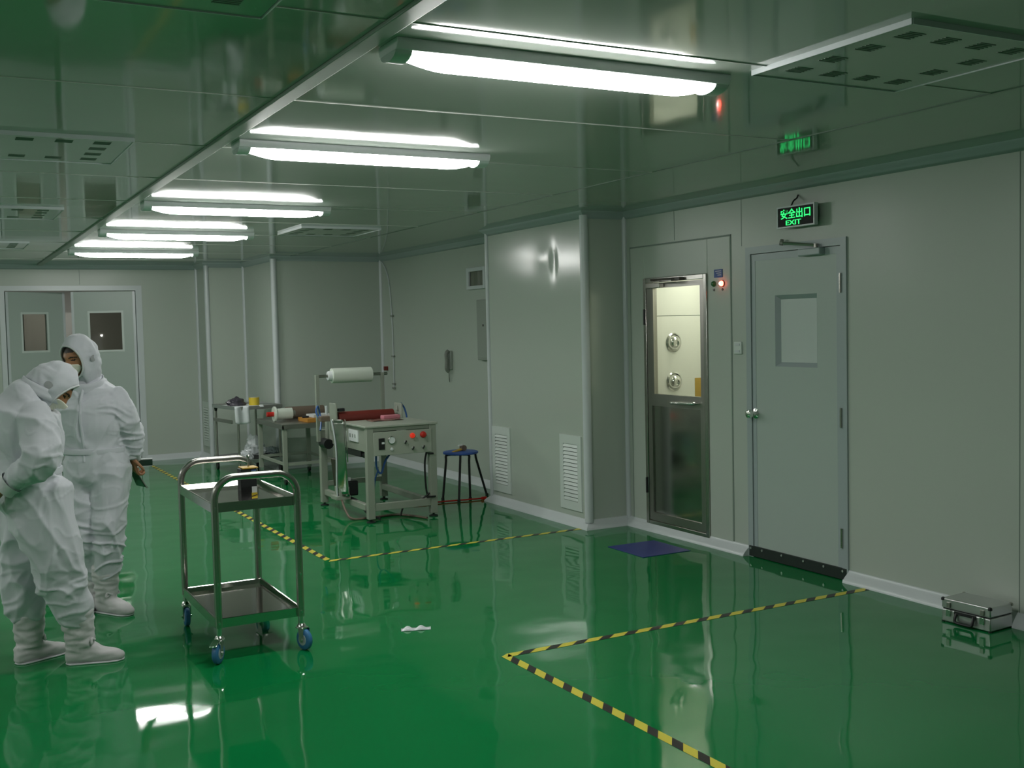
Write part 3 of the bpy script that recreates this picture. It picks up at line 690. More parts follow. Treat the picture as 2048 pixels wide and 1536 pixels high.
# ------------------------------------------------------------------ film cleaning machine
t = thing('film_machine', 'beige steel roller machine with a button panel on square legs', 'machine', (3.45, 8.95, 0))
mx0, mx1, my0, my1 = 3.135, 3.762, 8.39, 9.53
for (xx, yy) in ((mx0 + .03, my0 + .03), (mx1 - .03, my0 + .03), (mx0, my1), (mx1 - .045, my1)):
    ztop = .79 if yy < 9 else .70
    L = MB().box(xx - .03, xx + .03, yy - .03, yy + .03, .03, ztop).build('leg', 'machine_paint', t, bev=.003)
    MB().cyl((xx, yy, .012), (xx, yy, .034), .010, n=10).lathe((xx, yy, 0), (0, 0, 1), [(.038, 0), (.038, .008), (.020, .014)], 18).build('levelling_foot', 'black_rubber', L)
MB().box(mx0 + .06, mx1 - .06, my0 + .008, my0 + .05, .095, .155).build('front_rail', 'machine_paint', t, bev=.003)
MB().box(mx1 - .075, mx1 - .03, my0 + .06, my1 - .03, .10, .15).build('side_rail', 'machine_paint', t, bev=.003)
MB().box(mx0 - .01, mx0 + .035, my0 + .06, my1 - .03, .10, .15).build('side_rail', 'machine_paint', t, bev=.003)
MB().box(mx0 + .03, mx1 - .075, my1 - .03, my1 + .012, .18, .225).build('rear_rail', 'machine_paint', t, bev=.003)
MB().box(mx0 + .06, mx1 - .06, my0 + .03, my1 - .1, .145, .148).build('bottom_brace', 'steel_dull', t, smooth=0) if 0 else None
MB().box(mx0 + .03, mx0 + .06, my0 + .05, my1, .60, .79).box(mx0 + .015, mx0 + .03, my0 + .055, my1 - .03, .585, .79).build('side_panel', 'machine_paint', t, bev=.003)
MB().box(mx1 - .045, mx1 - .03, my0 + .055, my1 - .03, .70, .79).build('side_panel', 'machine_paint', t, bev=.003)
MB().box(mx0 - .012, mx1 + .012, my0 - .008, 9.02, .790, .806).build('top_plate', 'panel_paint', t, bev=.003)
MB().box(mx0 + .06, mx1 - .06, my0 + .012, my0 + .026, .758, .790).build('upper_rail', 'machine_paint', t, smooth=0)
cp = MB().box(mx0 + .058, mx1 - .045, my0 - .006, my0 + .028, .556, .752).build('control_panel', 'panel_paint', t, bev=.003)
yf = my0 - .006
def knob(x, z, r, m, dep=.018, nm='button'):
    return MB().lathe((x, yf, z), (0, -1, 0), [(r * 1.15, 0), (r * 1.15, .004), (r, .006), (r * .95, dep), (r * .6, dep + .004)], 18).build(nm, m, cp)
MB().box(3.236, 3.290, yf - .006, yf, .606, .700).build('display', 'black', cp, bev=.002)
MB().box(3.262, 3.286, yf - .008, yf - .005, .652, .668).build('display_label', 'paper', cp, smooth=0)
MB().lathe((3.352, yf, .680), (0, -1, 0), [(.034, 0), (.034, .010), (.029, .012), (.029, .007), (.003, .007)], 24).build('gauge', 'steel', cp)
MB().cyl((3.352, yf - .006, .680), (3.352, yf - .0085, .680), .029, n=24).build('gauge_face', 'paper', cp)
MB().lathe((3.352, yf, .604), (0, -1, 0), [(.013, 0), (.012, .008), (.006, .010)], 14).build('small_dial', 'paper', cp)
knob(3.540, .706, .020, 'red_lamp_dim', nm='red_button'); knob(3.637, .708, .024, 'red', .024, nm='red_button')
for x_, z_ in ((3.474, .655), (3.541, .600), (3.637, .603)):
    k = knob(x_, z_, .012, 'grey_box', .006, 'switch')
    MB().obox((x_, yf - .012, z_), (.5, 0, .86), (0, 1, 0), (-.86, 0, .5), .015, .006, .004).build('switch_lever', 'black', k, smooth=0)
# rollers and their bearing plates
for xx, hgt in ((3.10, .965), (3.715, .935)):
    MB().box(xx - .008, xx + .008, 9.02, 9.19, .72, hgt).build('bearing_plate', 'machine_paint', t, bev=.003)
r = MB().cyl((3.135, 9.10, .832), (3.655, 9.10, .832), .054, n=28).build('red_roller', 'red_roller', t)
MB().cyl((3.112, 9.10, .832), (3.70, 9.10, .832), .016, n=14).build('roller_shaft', 'steel_dull', r)
MB().cyl((3.13, 9.16, .72), (3.70, 9.16, .72), .05, n=24).build('lower_roller', 'dark_brown', t)
MB().obox((3.155, 9.06, .905), (1, 0, 0), (0, 1, 0), (0, 0, 1), .03, .02, .014).build('clamp_knob', 'black', t, bev=.005)
MB().lathe((3.70, 9.10, .865), (0, 0, 1), [(.010, 0), (.012, .03), (.006, .045)], 12).build('adjuster', 'machine_paint', t)
MB().tube(smoothpath([(3.72, 9.06, .935), (3.745, 9.05, .90), (3.755, 9.03, .85), (3.758, 9.01, .79)]), .008, 8).build('air_tube', 'blue_tube', t)
MB().tube(smoothpath([(3.02, 9.25, .82), (3.00, 9.28, .88), (3.03, 9.32, .93), (3.06, 9.36, .86), (3.05, 9.30, .79), (3.02, 9.24, .72)]), .008, 8).build('air_tube', 'blue_tube', t)
MB().cyl((3.075, 9.22, .86), (3.075, 9.22, .935), .012, n=12).build('valve', 'trim_white', t)
MB().box(3.01, 3.10, 9.18, 9.26, .80, .845).build('valve_block', 'brown_roll', t, bev=.004)
# roll stand
for xx in (3.062, 3.690):
    MB().box(xx - .016, xx + .016, 9.405, 9.437, .60, 1.205).build('roll_post', 'machine_paint', t, bev=.002)
MB().cyl((3.055, 9.42, 1.192), (3.74, 9.42, 1.192), .013, n=14).build('roll_shaft', 'steel_dull', t)
MB().cyl((3.66, 9.42, 1.192), (3.73, 9.42, 1.192), .008, n=12).build('shaft_end', 'black', t)
# socket, motor, film chute under the left end
sk = MB().box(mx0 + .004, mx0 + .016, 8.62, 8.84, .655, .755).build('socket_plate', 'paper', t, bev=.002)
for yy in (8.68, 8.74, 8.80): MB().box(mx0 + .001, mx0 + .005, yy - .012, yy + .006, .69, .72).build('socket_hole', 'grey_box', sk, smooth=0)
MB().box(mx0 + .02, mx0 + .10, 8.60, 9.05, .53, .585).cyl((mx0 + .06, 8.55, .55), (mx0 + .06, 8.62, .55), .03, n=14).build('under_tray', 'black', t, bev=.004)
MB().cyl((mx0 - .02, 9.46, .585), (mx0 - .02, 9.30, .585), .045, n=18).build('motor', 'black', t)
ch = MB()
def chute(u, v):
    z = .845 - .66 * v; x = 2.985 + .045 * v + .070 * u + .008 * math.sin(v * 5 + u * 2); y = 8.80 - .05 * u + .012 * math.cos(u * 3) - .02 * math.sin(v * 4)
    return V((x, y, z))
ch.grid(chute, 8, 16)
ch.build('film_web', 'film_shiny', t, solid=.0015)
MB().tube([chute(0, k / 16) + V((-.004, 0, 0)) for k in range(17)], .007, 8).build('web_edge', 'trim_white', t)
MB().tube([chute(1, k / 16 * .55) + V((.012, 0, 0)) for k in range(17)], .006, 8).build('web_edge', 'chrome', t)
MB().obox((3.075, 8.93, .36), (1, .3, .1), (-.3, 1, 0), (-.1, 0, 1), .035, .05, .14).build('side_cover', 'dark_brown', t, bev=.006)
mo = MB().box(3.12, 3.22, 8.85, 8.99, .17, .30).build('drive_motor', 'black', t, bev=.012)
MB().cyl((3.145, 8.90, .30), (3.145, 8.90, .325), .024, n=14).build('motor_cap', 'paper', mo)
MB().box(3.00, 3.13, 8.80, 8.95, .15, .185).box(3.03, 3.12, 8.80, 8.93, .185, .26).build('gear_base', 'machine_paint', t, bev=.004)
MB().tube(smoothpath([(3.05, 8.82, .16), (3.05, 8.70, .06), (3.08, 8.62, .012), (3.25, 8.60, .010), (3.45, 8.62, .010), (3.55, 8.50, .010), (3.62, 8.30, .010)]), .010, 8).build('cable', 'brown_roll', t)
MB().tube(smoothpath([(3.12, 8.86, .17), (3.17, 8.72, .14), (3.20, 8.60, .05), (3.28, 8.50, .010)]), .009, 8).build('cable', 'black', t)
MB().tube(smoothpath([(3.70, 8.42, .20), (3.60, 8.47, .12), (3.50, 8.50, .10), (3.46, 8.50, .012)]), .008, 8).build('cable', 'black', t)
MB().tube(smoothpath([(3.24, 8.46, .55), (3.25, 8.48, .45), (3.28, 8.46, .40), (3.34, 8.50, .50), (3.40, 8.52, .56)]), .009, 8).tube(smoothpath([(3.26, 8.48, .42), (3.24, 8.50, .34), (3.24, 8.55, .2), (3.24, 8.6, .15)]), .007, 8).build('air_hose', 'blue_tube', t)
MB().tube(smoothpath([(3.70, 8.46, .55), (3.68, 8.46, .45), (3.685, 8.46, .25), (3.70, 8.46, .17)]), .009, 8).box(3.66, 3.74, 8.38, 8.40, .165, .18).box(3.68, 3.73, 8.38, 8.40, .535, .548).build('conduit', 'black', t)

f_ = thing('film_roll', 'fat white roll of film on the shaft above the machine', 'roll', (3.40, 9.42, 1.192))
MB().lathe((3.20, 9.42, 1.192), (1, 0, 0), [(.018, 0), (.066, 0), (.068, .002), (.068, .378), (.066, .38), (.018, .38)], 32).build('film', 'film_roll', f_)
MB().lathe((3.165, 9.42, 1.192), (1, 0, 0), [(.014, 0), (.040, .0), (.044, .006), (.044, .035)], 24).build('core_plug', 'paper', f_)
p_ = MB().obox((3.585, 8.98, .824), (1, .10, 0), (-.1, 1, 0), (0, 0, 1), .085, .035, .017).build('foam_pad', 'pink', bev=.008); tag(p_, 'pink foam pad lying on the machine top by the red roller', 'pad')
p_ = MB()
p_.grid(lambda u, v: V((3.33 + .30 * u, 8.78 + .18 * v, .8085 + .006 * math.sin(u * 6 + v * 2) ** 2)), 14, 8)
tag(p_.build('film_sheet', 'red_film', solid=.0012), 'loose sheet of reddish film lying flat on the machine top', 'film')

# ------------------------------------------------------------------ work table behind the machine
t = thing('work_table', 'grey metal work table on castors behind the roller machine', 'table', (3.45, 11.65, 0))
wx0, wx1, wy0_, wy1_, wz = 3.19, 3.80, 11.0, 12.02, .635
MB().box(wx0, wx1, wy0_, wy1_, wz - .012, wz).box(wx0, wx1, wy0_, wy0_ + .012, wz - .05, wz - .012).box(wx0, wx0 + .012, wy0_, wy1_, wz - .05, wz - .012).box(wx1 - .012, wx1, wy0_, wy1_, wz - .05, wz - .012).box(wx0, wx1, wy1_ - .012, wy1_, wz - .05, wz - .012).build('table_top', 'steel_dull', t, smooth=0)
for xx in (wx0 + .03, wx1 - .03):
    for yy in (wy0_ + .04, wy1_ - .04):
        L = MB().box(xx - .022, xx + .022, yy - .022, yy + .022, .09, wz - .012).build('leg', 'machine_paint', t, bev=.003)
        MB().box(xx - .018, xx + .018, yy - .03, yy + .03, .055, .09).build('castor_fork', 'chrome', L, smooth=0)
        MB().cyl((xx - .012, yy, .033), (xx + .012, yy, .033), .032, n=18).build('castor_wheel', 'black', L)
for z in (.20,):
    MB().box(wx0 + .05, wx1 - .05, wy0_ + .03, wy0_ + .05, z, z + .03).box(wx0 + .05, wx1 - .05, wy1_ - .05, wy1_ - .03, z, z + .03).box(wx0 + .02, wx0 + .04, wy0_ + .06, wy1_ - .06, z, z + .03).box(wx1 - .04, wx1 - .02, wy0_ + .06, wy1_ - .06, z, z + .03).build('lower_rails', 'machine_paint', t, smooth=0)
q = thing('film_roll', 'small white film roll with a red end plug on the work table', 'roll', (3.32, 11.4, wz))
MB().lathe((3.225, 11.44, .718), (1, -.0, -.0), [(.02, 0), (.080, 0), (.082, .004), (.082, .02), (.060, .03), (.060, .20), (.02, .20)], 26).build('film', 'film_roll', q)
MB().cyl((3.15, 11.44, .718), (3.235, 11.44, .718), .026, n=16).build('end_plug', 'red', q)
MB().cyl((3.42, 11.44, .718), (3.46, 11.44, .718), .030, n=16).build('core_end', 'phone_grey', q)
q = thing('paper_roll', 'long brown roll lying at the back of the work table', 'roll', (3.56, 11.85, wz))
MB().cyl((3.45, 11.75, .702), (3.88, 11.75, .702), .066, n=26).build('wrap', 'brown_roll', q)
MB().cyl((3.40, 11.75, .702), (3.45, 11.75, .702), .035, n=18).build('core_end', 'phone_grey', q)
mb = MB().obox((3.655, 11.24, .656), (1, .04, 0), (-.04, 1, 0), (0, 0, 1), .175, .15, .020)
tag(mb.build('board_stack', 'orange_board', bev=.003), 'orange brown board stack on the work table', 'board')
mb = MB().obox((3.675, 11.27, .692), (1, .06, 0), (-.06, 1, 0), (0, 0, 1), .105, .11, .015)
tag(mb.build('paper_pack', 'paper', bev=.003), 'pack of white paper on top of the orange boards', 'paper')
mb = MB().obox((3.515, 11.24, .686), (1, -.3, 0), (.3, 1, 0), (0, 0, 1), .035, .03, .009)
tag(mb.build('ruler_case', 'black', bev=.003), 'flat black case on the orange boards beside the white paper', 'case')

# ------------------------------------------------------------------ steel trolley far back
ang = math.radians(7); cc = V((3.215, 12.51, 0)); ux = V((math.cos(ang), math.sin(ang), 0)); uy = V((-math.sin(ang), math.cos(ang), 0))
t = thing('tool_trolley', 'steel trolley loaded with bags and tape in front of the stepped back wall', 'trolley', tuple(cc))
tw, tl, tz = .275, .38, .765
L_ = lambda a, b, z: cc + ux * a + uy * b + V((0, 0, z))
for z, nm in ((tz, 'upper_tray'), (.16, 'lower_tray')):
    mb = MB().obox(L_(0, 0, z - .012), ux, uy, (0, 0, 1), tw, tl, .002)
    for a_, b_, ha, hb_ in ((0, -tl, tw, .004), (0, tl, tw, .004), (-tw, 0, .004, tl), (tw, 0, .004, tl)): mb.obox(L_(a_, b_, z - .012), ux, uy, (0, 0, 1), ha, hb_, .02)
    mb.build(nm, 'aluminium', t, smooth=0)
for a_ in (-1, 1):
    for b_ in (-1, 1):
        p0_ = L_(a_ * (tw - .03), b_ * (tl - .03), .09); p1_ = L_(a_ * (tw - .03), b_ * (tl - .03), tz - .014)
        L = MB().cyl(p0_, p1_, .013, n=12).build('leg', 'steel_dull', t)
        MB().cyl(p0_ + V((-.012, 0, -.045)), p0_ + V((.012, 0, -.045)), .045, n=18).build('castor_wheel', 'black', L)
        MB().lathe(p1_ + V((0, 0, -.06)), (0, 0, 1), [(.014, 0), (.022, .04), (.024, .055)], 12).build('tray_socket', 'black', L)
MB().obox(L_(-tw - .02, -.0, .60), uy, ux, (0, 0, 1), .30, .006, .02).build('push_bar', 'steel_dull', t, bev=.003)
def lump(name, c, rx, ry, rz, m, label, cat, sd, amp=.35, sharp=5, flat=True):
    mb = MB(); c = V(c)
    def fn(u, v):
        th = v * PI; ph = u * 2 * PI
        d = V((math.sin(th) * math.cos(ph), math.sin(th) * math.sin(ph), math.cos(th)))
        k = 1 + amp * noise.noise(d * sharp * .5 + V((sd, 0, 0))) + amp * .4 * abs(noise.noise(d * sharp + V((0, sd, 0))))
        p = V((d.x * rx * k, d.y * ry * k, d.z * rz * k))
        if flat and p.z < -rz * .55: p.z = -rz * .55
        return c + p
    mb.grid(fn, 28, 18)
    o = mb.build(name, m, smooth=30); return tag(o, label, cat)
lump('plastic_bag', L_(.035, -.12, .264), .095, .10, .135, 'bag_white', 'crumpled clear white plastic bag on the far trolley lower shelf', 'bag', 3.1, .5, 6)
mb = MB().obox(L_(.15, -.14, .169), ux, uy, (0, 0, 1), .14, .16, .017)
tag(mb.build('black_tray', 'black', bev=.004), 'flat black tray under the plastic bag on the far trolley', 'tray')
lump('film_bundle', L_(.215, -.16, .219), .075, .11, .05, 'bag_smoke', 'low heap of grey film on the black tray of the far trolley', 'film', 8.2, .4, 6)
lump('cloth', L_(-.13, -.24, .191), .075, .07, .07, 'bag_white', 'small white cloth on the far trolley lower shelf by its left leg', 'cloth', 5.5, .4, 6)
lump('dark_bag', L_(-.15, -.05, tz + .03), .10, .07, .055, 'bag_dark', 'small dark bag lying on top of the far trolley', 'bag', 1.7, .4, 5)
mb = MB().obox(L_(-.10, .0, tz - .004), ux, uy, (0, 0, 1), .16, .22, .003)
tag(mb.build('paper_sheet', 'paper', smooth=0), 'white paper spread under the dark bag on the far trolley', 'paper')
r = thing('tape_roll', 'roll of bright yellow tape standing on the far trolley', 'tape', tuple(L_(.05, -.08, tz)))
MB().lathe(L_(.05, -.10, tz - .008), (0, 0, 1), [(.045, 0), (.060, 0), (.060, .095), (.045, .095)], 28, cap=False).lathe(L_(.05, -.10, tz - .008), (0, 0, 1), [(.045, .095), (.045, 0)], 28, cap=False).build('tape', 'yellow', r)
MB().lathe(L_(.05, -.10, tz - .008), (0, 0, 1), [(.040, 0), (.0445, 0), (.0445, .097), (.040, .097)], 24, cap=False).build('core', 'paper', r)
mb = MB()
mb.grid(lambda u, v: L_(-.30 + .17 * u, -tl - .012 - .015 * math.sin(u * 9) - .02 * v, tz + .012 - .20 * v * (1 - .25 * (u - .5) ** 2)), 16, 8)
tag(mb.build('hanging_sheet', 'bag_white', solid=.002), 'pale plastic sheet hanging over the far trolley front edge', 'sheet')
mb = MB().obox(L_(.02, -tl - .008, tz + .004), ux, uy + V((0, 0, .5)), (0, -.5, 1), .022, .02, .003)
tag(mb.build('paper_tag', 'paper', smooth=0), 'small white paper tag on the far trolley front rim', 'tag')

# ------------------------------------------------------------------ people in hooded coveralls
def loft_limb(mb, pts, rad, ref, n=22, k=5):
    """closed tube through pts; rad = (radius along ref, radius across ref) at each point"""
    P = smoothpath(pts, k); m = len(pts); R = []
    for i in range(m - 1):
        for j in range(k):
            t = j / k; t = t * t * (3 - 2 * t)
            R.append((rad[i][0] * (1 - t) + rad[i + 1][0] * t, rad[i][1] * (1 - t) + rad[i + 1][1] * t))
    R.append(rad[-1]); rs = []
    for i, p in enumerate(P):
        t = (P[min(i + 1, len(P) - 1)] - P[max(i - 1, 0)]).normalized()
        r_ = V(ref) if not callable(ref) else ref(i / (len(P) - 1))
        u = (r_ - t * r_.dot(t)).normalized(); w = t.cross(u)
        rs.append([p + u * (R[i][0] * math.cos(2 * PI * j / n)) + w * (R[i][1] * math.sin(2 * PI * j / n)) for j in range(n)])
    def dome(c, ring, t, r):
        out = []
        for a in (.5, .85):
            out.append([c + (q - c) * math.cos(a * PI / 2) + t * (r * .6 * math.sin(a * PI / 2)) for q in ring])
        return out
    t0 = (P[0] - P[1]).normalized(); t1 = (P[-1] - P[-2]).normalized()
    rs = dome(P[0], rs[0], t0, min(R[0]))[::-1] + rs + dome(P[-1], rs[-1], t1, min(R[-1]))
    mb.rings(rs)
def fuse(mb, name, voxel, smooth_it, mats, parent, post=None, assign=None):
    """weld the overlapping shells into ONE skin, smooth it, then let post() fold the surface"""
    me = bpy.data.meshes.new(name); me.from_pydata([tuple(p) for p in mb.v], [], mb.f)
    bm = bmesh.new(); bm.from_mesh(me); bmesh.ops.recalc_face_normals(bm, faces=bm.faces); bm.to_mesh(me); bm.free()
    o = bpy.data.objects.new(name, me); COL.objects.link(o)
    r = o.modifiers.new('r', 'REMESH'); r.mode = 'VOXEL'; r.voxel_size = voxel
    s_ = o.modifiers.new('s', 'SMOOTH'); s_.factor = .5; s_.iterations = smooth_it
    bpy.context.view_layer.update()
    dg = bpy.context.evaluated_depsgraph_get()
    m2 = bpy.data.meshes.new_from_object(o.evaluated_get(dg)); bpy.data.objects.remove(o)
    if post:
        nn = [v.normal.copy() for v in m2.vertices]
        for v, n_ in zip(m2.vertices, nn): v.co = v.co + n_ * post(v.co, n_)
    iv = ROOTW[parent.name].inverted()
    if assign:
        for m in mats: m2.materials.append(MATS[m])
        for p in m2.polygons: p.material_index = assign(p.center)
    else:
        for m in mats: m2.materials.append(MATS[m])
    for v in m2.vertices: v.co = iv @ v.co
    m2.polygons.foreach_set('use_smooth', [True] * len(m2.polygons)); m2.update(); m2.name = name
    o = bpy.data.objects.new(name, m2); COL.objects.link(o); o.parent = parent
    return o
def ridge(p): return 1 - abs(noise.noise(p)) * 2
class Head:
    def __init__(s, c, fwd, up):
        s.c = V(c); s.f = V(fwd).normalized(); up = V(up); s.u = (up - s.f * up.dot(s.f)).normalized(); s.r = s.f.cross(s.u)
    def w(s, x, y, z): return s.c + s.r * x + s.f * y + s.u * z
    def loc(s, p): d = p - s.c; return V((d.dot(s.r), d.dot(s.f), d.dot(s.u)))
    def skull(s, d):
        """surface point in head space for unit direction d"""
        x, y, z = d
        rx, ry, rz = .074, .094, .115
        k = 1 / math.sqrt((x / rx) ** 2 + (y / ry) ** 2 + (z / rz) ** 2); p = V((x * k, y * k, z * k))
        if p.z < -.02: p.x *= 1 - .38 * min(1, (-p.z - .02) / .09); 
        g = lambda cx, cz, sx, sz: math.exp(-((p.x - cx) / sx) ** 2 - ((p.z - cz) / sz) ** 2) if p.y > 0 else 0
        p.y += .022 * g(0, -.022, .013, .022) + .010 * g(0, .004, .010, .020) + .008 * g(0, .032, .045, .012)
        p.y -= .012 * (g(.031, .010, .018, .012) + g(-.031, .010, .018, .012))
        p.y += .006 * (g(.031, .010, .010, .007) + g(-.031, .010, .010, .007))
        p.y += .008 * g(0, -.066, .024, .010) - .004 * g(0, -.058, .020, .003) + .010 * g(0, -.098, .020, .016)
        return p
    def add_skull(s, mb):
        def fn(u, v):
            th = v * PI; ph = u * 2 * PI
            q = s.skull(V((math.sin(th) * math.cos(ph), math.sin(th) * math.sin(ph), math.cos(th)))); return s.w(*q)
        o = []
        n, m = 48, 36
        for i in range(1, m): o.append([fn(j / n, i / m) for j in range(n)])
        mb.rings(o)
        for sd in (-1, 1):
            mb.lathe(s.w(sd * .071, -.006, -.005), s.r * sd + s.f * -.3, [(.012, 0), (.024, .006), (.026, .012), (.018, .018)], 14)
    def skin_slot(s, p):
        q = s.loc(p)
        if q.y > .05:
            for sd in (-1, 1):
                if ((q.x - sd * .031) / .0125) ** 2 + ((q.z - .010) / .0050) ** 2 < 1: return 2
                if ((q.x - sd * .031) / .021) ** 2 + ((q.z - .030 + abs(abs(q.x) - .03) * .25) / .0050) ** 2 < 1: return 1
        if q.z > .055 and q.length < .16 and q.y < .2: return 1
        return 0
    def hood(s, parent, kx=1.12, ky=1.10, kz=1.08, ao=1.12, bo=1.06, cz=-.030, sag=.05, sd=0):
        """hood shell open at the face: rings from the face opening round to the nape"""
        rx, ry, rz = .074 * kx + .006, .094 * ky + .010, .115 * kz + .008
        nphi, nr = 56, 26; rs = []
        for i in range(nr + 1):
            ring = []
            for j in range(nphi):
                ph = 2 * PI * j / nphi; t = i / nr
                open_ = math.atan2(1, math.hypot(math.cos(ph) / math.tan(ao * .78), math.sin(ph) / math.tan(bo * .86)))
                th = open_ + (PI * .995 - open_) * (t ** .9)
                d = V((math.sin(th) * math.cos(ph), math.cos(th), math.sin(th) * math.sin(ph) + cz * (1 - t)))
                d.normalize()
                k = 1 / math.sqrt((d.x / rx) ** 2 + (d.y / ry) ** 2 + (d.z / rz) ** 2); q = d * k
                if q.z < -.02 and q.y < .06: q.y -= 0; q.z -= sag * min(1, (-q.z - .02) / .1)
                pw = s.w(*q); amp = .008 * min(1, i / 4)
                wv = amp * (ridge(V((q.x * 10 + sd, q.y * 14, q.z * 24))) - .4) + .004 * noise.noise(V((q.x * 40, q.y * 40 + sd, q.z * 20)))
                ring.append(pw + (pw - s.c).normalized() * wv)
            rs.append(ring)
        h = MB().rings(rs, cap=False).build('hood', 'suit', parent, smooth=70, solid=.003)
        rim = rs[0] + [rs[0][0], rs[0][1]]
        MB().tube(rim, .0055, 8, cap=False).build('hood_rim', 'suit_seam', h, smooth=60)
        for sg in (-1, 1):
            pt = []
            for r_ in (0, .55, 1):
                ring = []
                for j in range(18):
                    a = 2 * PI * j / 18
                    d = V((sg * 1.0, -.05 + r_ * .24 * math.cos(a) * 1.0, -.12 + r_ * .20 * math.sin(a)))
                    d.normalize(); k = 1 / math.sqrt((d.x / rx) ** 2 + (d.y / ry) ** 2 + (d.z / rz) ** 2)
                    ring.append(s.w(*(d * (k * 1.055))))
                pt.append(ring)
            MB().rings(pt, cap=False).build('ear_patch', 'ear_mesh', h, smooth=60)
        return h
    def mask(s, parent):
        rs = []
        for i in range(9):
            ring = []
            for j in range(32):
                a = 2 * PI * j / 32; r_ = max(i / 8, .04)
                x = .070 * r_ * math.cos(a); z = -.052 + .046 * r_ * math.sin(a) * (1 - .0 * abs(x))
                d = V((x * 1.15, .085, z)); d.normalize(); q = s.skull(d) * 1.045
                q.y += .004 * math.exp(-(x / .03) ** 2) + .0025 * math.sin(z * 420)
                ring.append(s.w(*q))
            rs.append(ring)
        m = MB().rings(rs, cap=False).build('face_mask', 'mask_cloth', parent, smooth=70, solid=.002)
        return m
def hand(mb, wrist, dirn, palm_n, side, curl=.6, L=.175, grip=None):
    """palm and five fingers; dirn = wrist to knuckles, palm_n = out of the palm, side = towards the thumb"""
    w = V(wrist); d = V(dirn).normalized(); n_ = V(palm_n); n_ = (n_ - d * n_.dot(d)).normalized(); sd = V(side); sd = (sd - d * sd.dot(d) - n_ * sd.dot(n_)).normalized()
    pl = L * .52
    loft_limb(mb, [w - d * .05, w, w + d * pl * .45, w + d * pl * .95], [(.026, .021), (.028, .019), (.039, .017), (.040, .013)], sd, n=16, k=4)
    for i, (off, ln) in enumerate(((.031, .068), (.0105, .078), (-.0105, .072), (-.031, .055))):
        c = curl * (1 + .12 * i); b = w + d * (pl * .92) + sd * off
        a1 = .35 * c; a2 = a1 + .9 * c; a3 = a2 + .8 * c
        p1 = b + (d * math.cos(a1) + n_ * math.sin(a1)) * ln * .45
        p2 = p1 + (d * math.cos(a2) + n_ * math.sin(a2)) * ln * .32
        p3 = p2 + (d * math.cos(a3) + n_ * math.sin(a3)) * ln * .25
        loft_limb(mb, [b - d * .012, b, p1, p2, p3], [(.0095, .0095), (.0098, .0098), (.0088, .0088), (.0080, .0080), (.0068, .0068)], sd, n=10, k=3)
    b = w + d * pl * .22 + sd * .030
    t1 = b + (d * .62 + sd * .62 + n_ * .30) * .038; t2 = t1 + (d * .85 + sd * .25 + n_ * .45) * .030; t3 = t2 + (d * .9 - sd * .1 + n_ * .5) * .022
    loft_limb(mb, [b - sd * .016, b, t1, t2, t3], [(.014, .013), (.0135, .0125), (.0105, .0105), (.0095, .0092), (.0078, .0075)], n_, n=10, k=3)
def boot(parent, ankle, toe_dir, seed, top=.30, leanv=(0, 0, 0)):
    """soft overboot: shaft, foot and a tie"""
    a = V((ankle[0], ankle[1], 0)); f = V((toe_dir[0], toe_dir[1], 0)).normalized(); s_ = V((-f.y, f.x, 0)); ln = V(leanv)
    mb = MB()
    sec = []
    for t, rl, rw in ((0, .066, .058), (.3, .070, .063), (.6, .076, .069), (.85, .082, .074), (1, .080, .073)):
        z = .085 + (top - .085) * t; sec.append((a + V((0, 0, z)) + ln * t, rl, rw))
    loft_limb(mb, [c for c, _, _ in sec], [(rl, rw) for _, rl, rw in sec], f, n=24, k=5)
    rs = []
    for x, hw, h0, z1 in ((-.075, .018, .012, .060), (-.070, .034, .002, .085), (-.045, .044, .0, .115), (0, .047, .0, .125), (.05, .046, 0, .105), (.095, .049, 0, .080), (.135, .050, 0, .064), (.170, .044, .001, .052), (.192, .030, .004, .040), (.200, .012, .010, .028)):
        ring = []
        for j in range(20):
            an = 2 * PI * j / 20; cx_ = math.cos(an); sz = math.sin(an)
            yy = hw * (abs(cx_) ** .8) * (1 if cx_ > 0 else -1); zm = (z1 + h0) / 2; zh = (z1 - h0) / 2
            zz = zm + zh * (abs(sz) ** (.55 if sz < 0 else .9)) * (1 if sz > 0 else -1)
            ring.append(a + f * x + s_ * yy + V((0, 0, zz)))
        rs.append(ring)
    mb.rings(rs)
    def post(p, n_):
        z = p.z
        if z < .012: return 0
        q = V((p.x * 9 + seed, p.y * 9, z * 26)); am = .0085 * min(1, z / .09)
        return am * (ridge(q) - .55) + .004 * noise.noise(V((p.x * 22, p.y * 22 + seed, z * 60)))
    o = fuse(mb, 'shoe_cover', .008, 4, ['boot_cloth'], parent, post)
    kz = .115; k0 = a + f * .055 + V((0, 0, kz))
    tie = MB().tube(smoothpath([k0 + s_ * .02, k0 + s_ * .035 + V((0, 0, .012)), k0 + s_ * .045 - V((0, 0, .006)), k0 + s_ * .02 - V((0, 0, .004)), k0 - s_ * .02 + f * .01, k0 - s_ * .042 + V((0, 0, .010)), k0 - s_ * .05 - V((0, 0, .012)), k0 - s_ * .02]), .006, 8)
    tie.build('tie', 'boot_cloth', o)
    so = MB().prism([(x_, y_ * sg) for sg, lst in ((1, ((-.074, .012), (-.05, .042), (0, .045), (.06, .046), (.13, .050), (.17, .043), (.197, .016))), (-1, ((.197, .016), (.17, .043), (.13, .050), (.06, .046), (0, .045), (-.05, .042), (-.074, .012)))) for x_, y_ in lst], .008, a + V((0, 0, .0)), f, s_, (0, 0, 1))
    so.build('sole', 'suit_seam', o, bev=.003)
    return o
def crest(p, w=1.7, e=2.2): return max(0.0, 1 - abs(noise.noise(p)) * w * 2) ** e
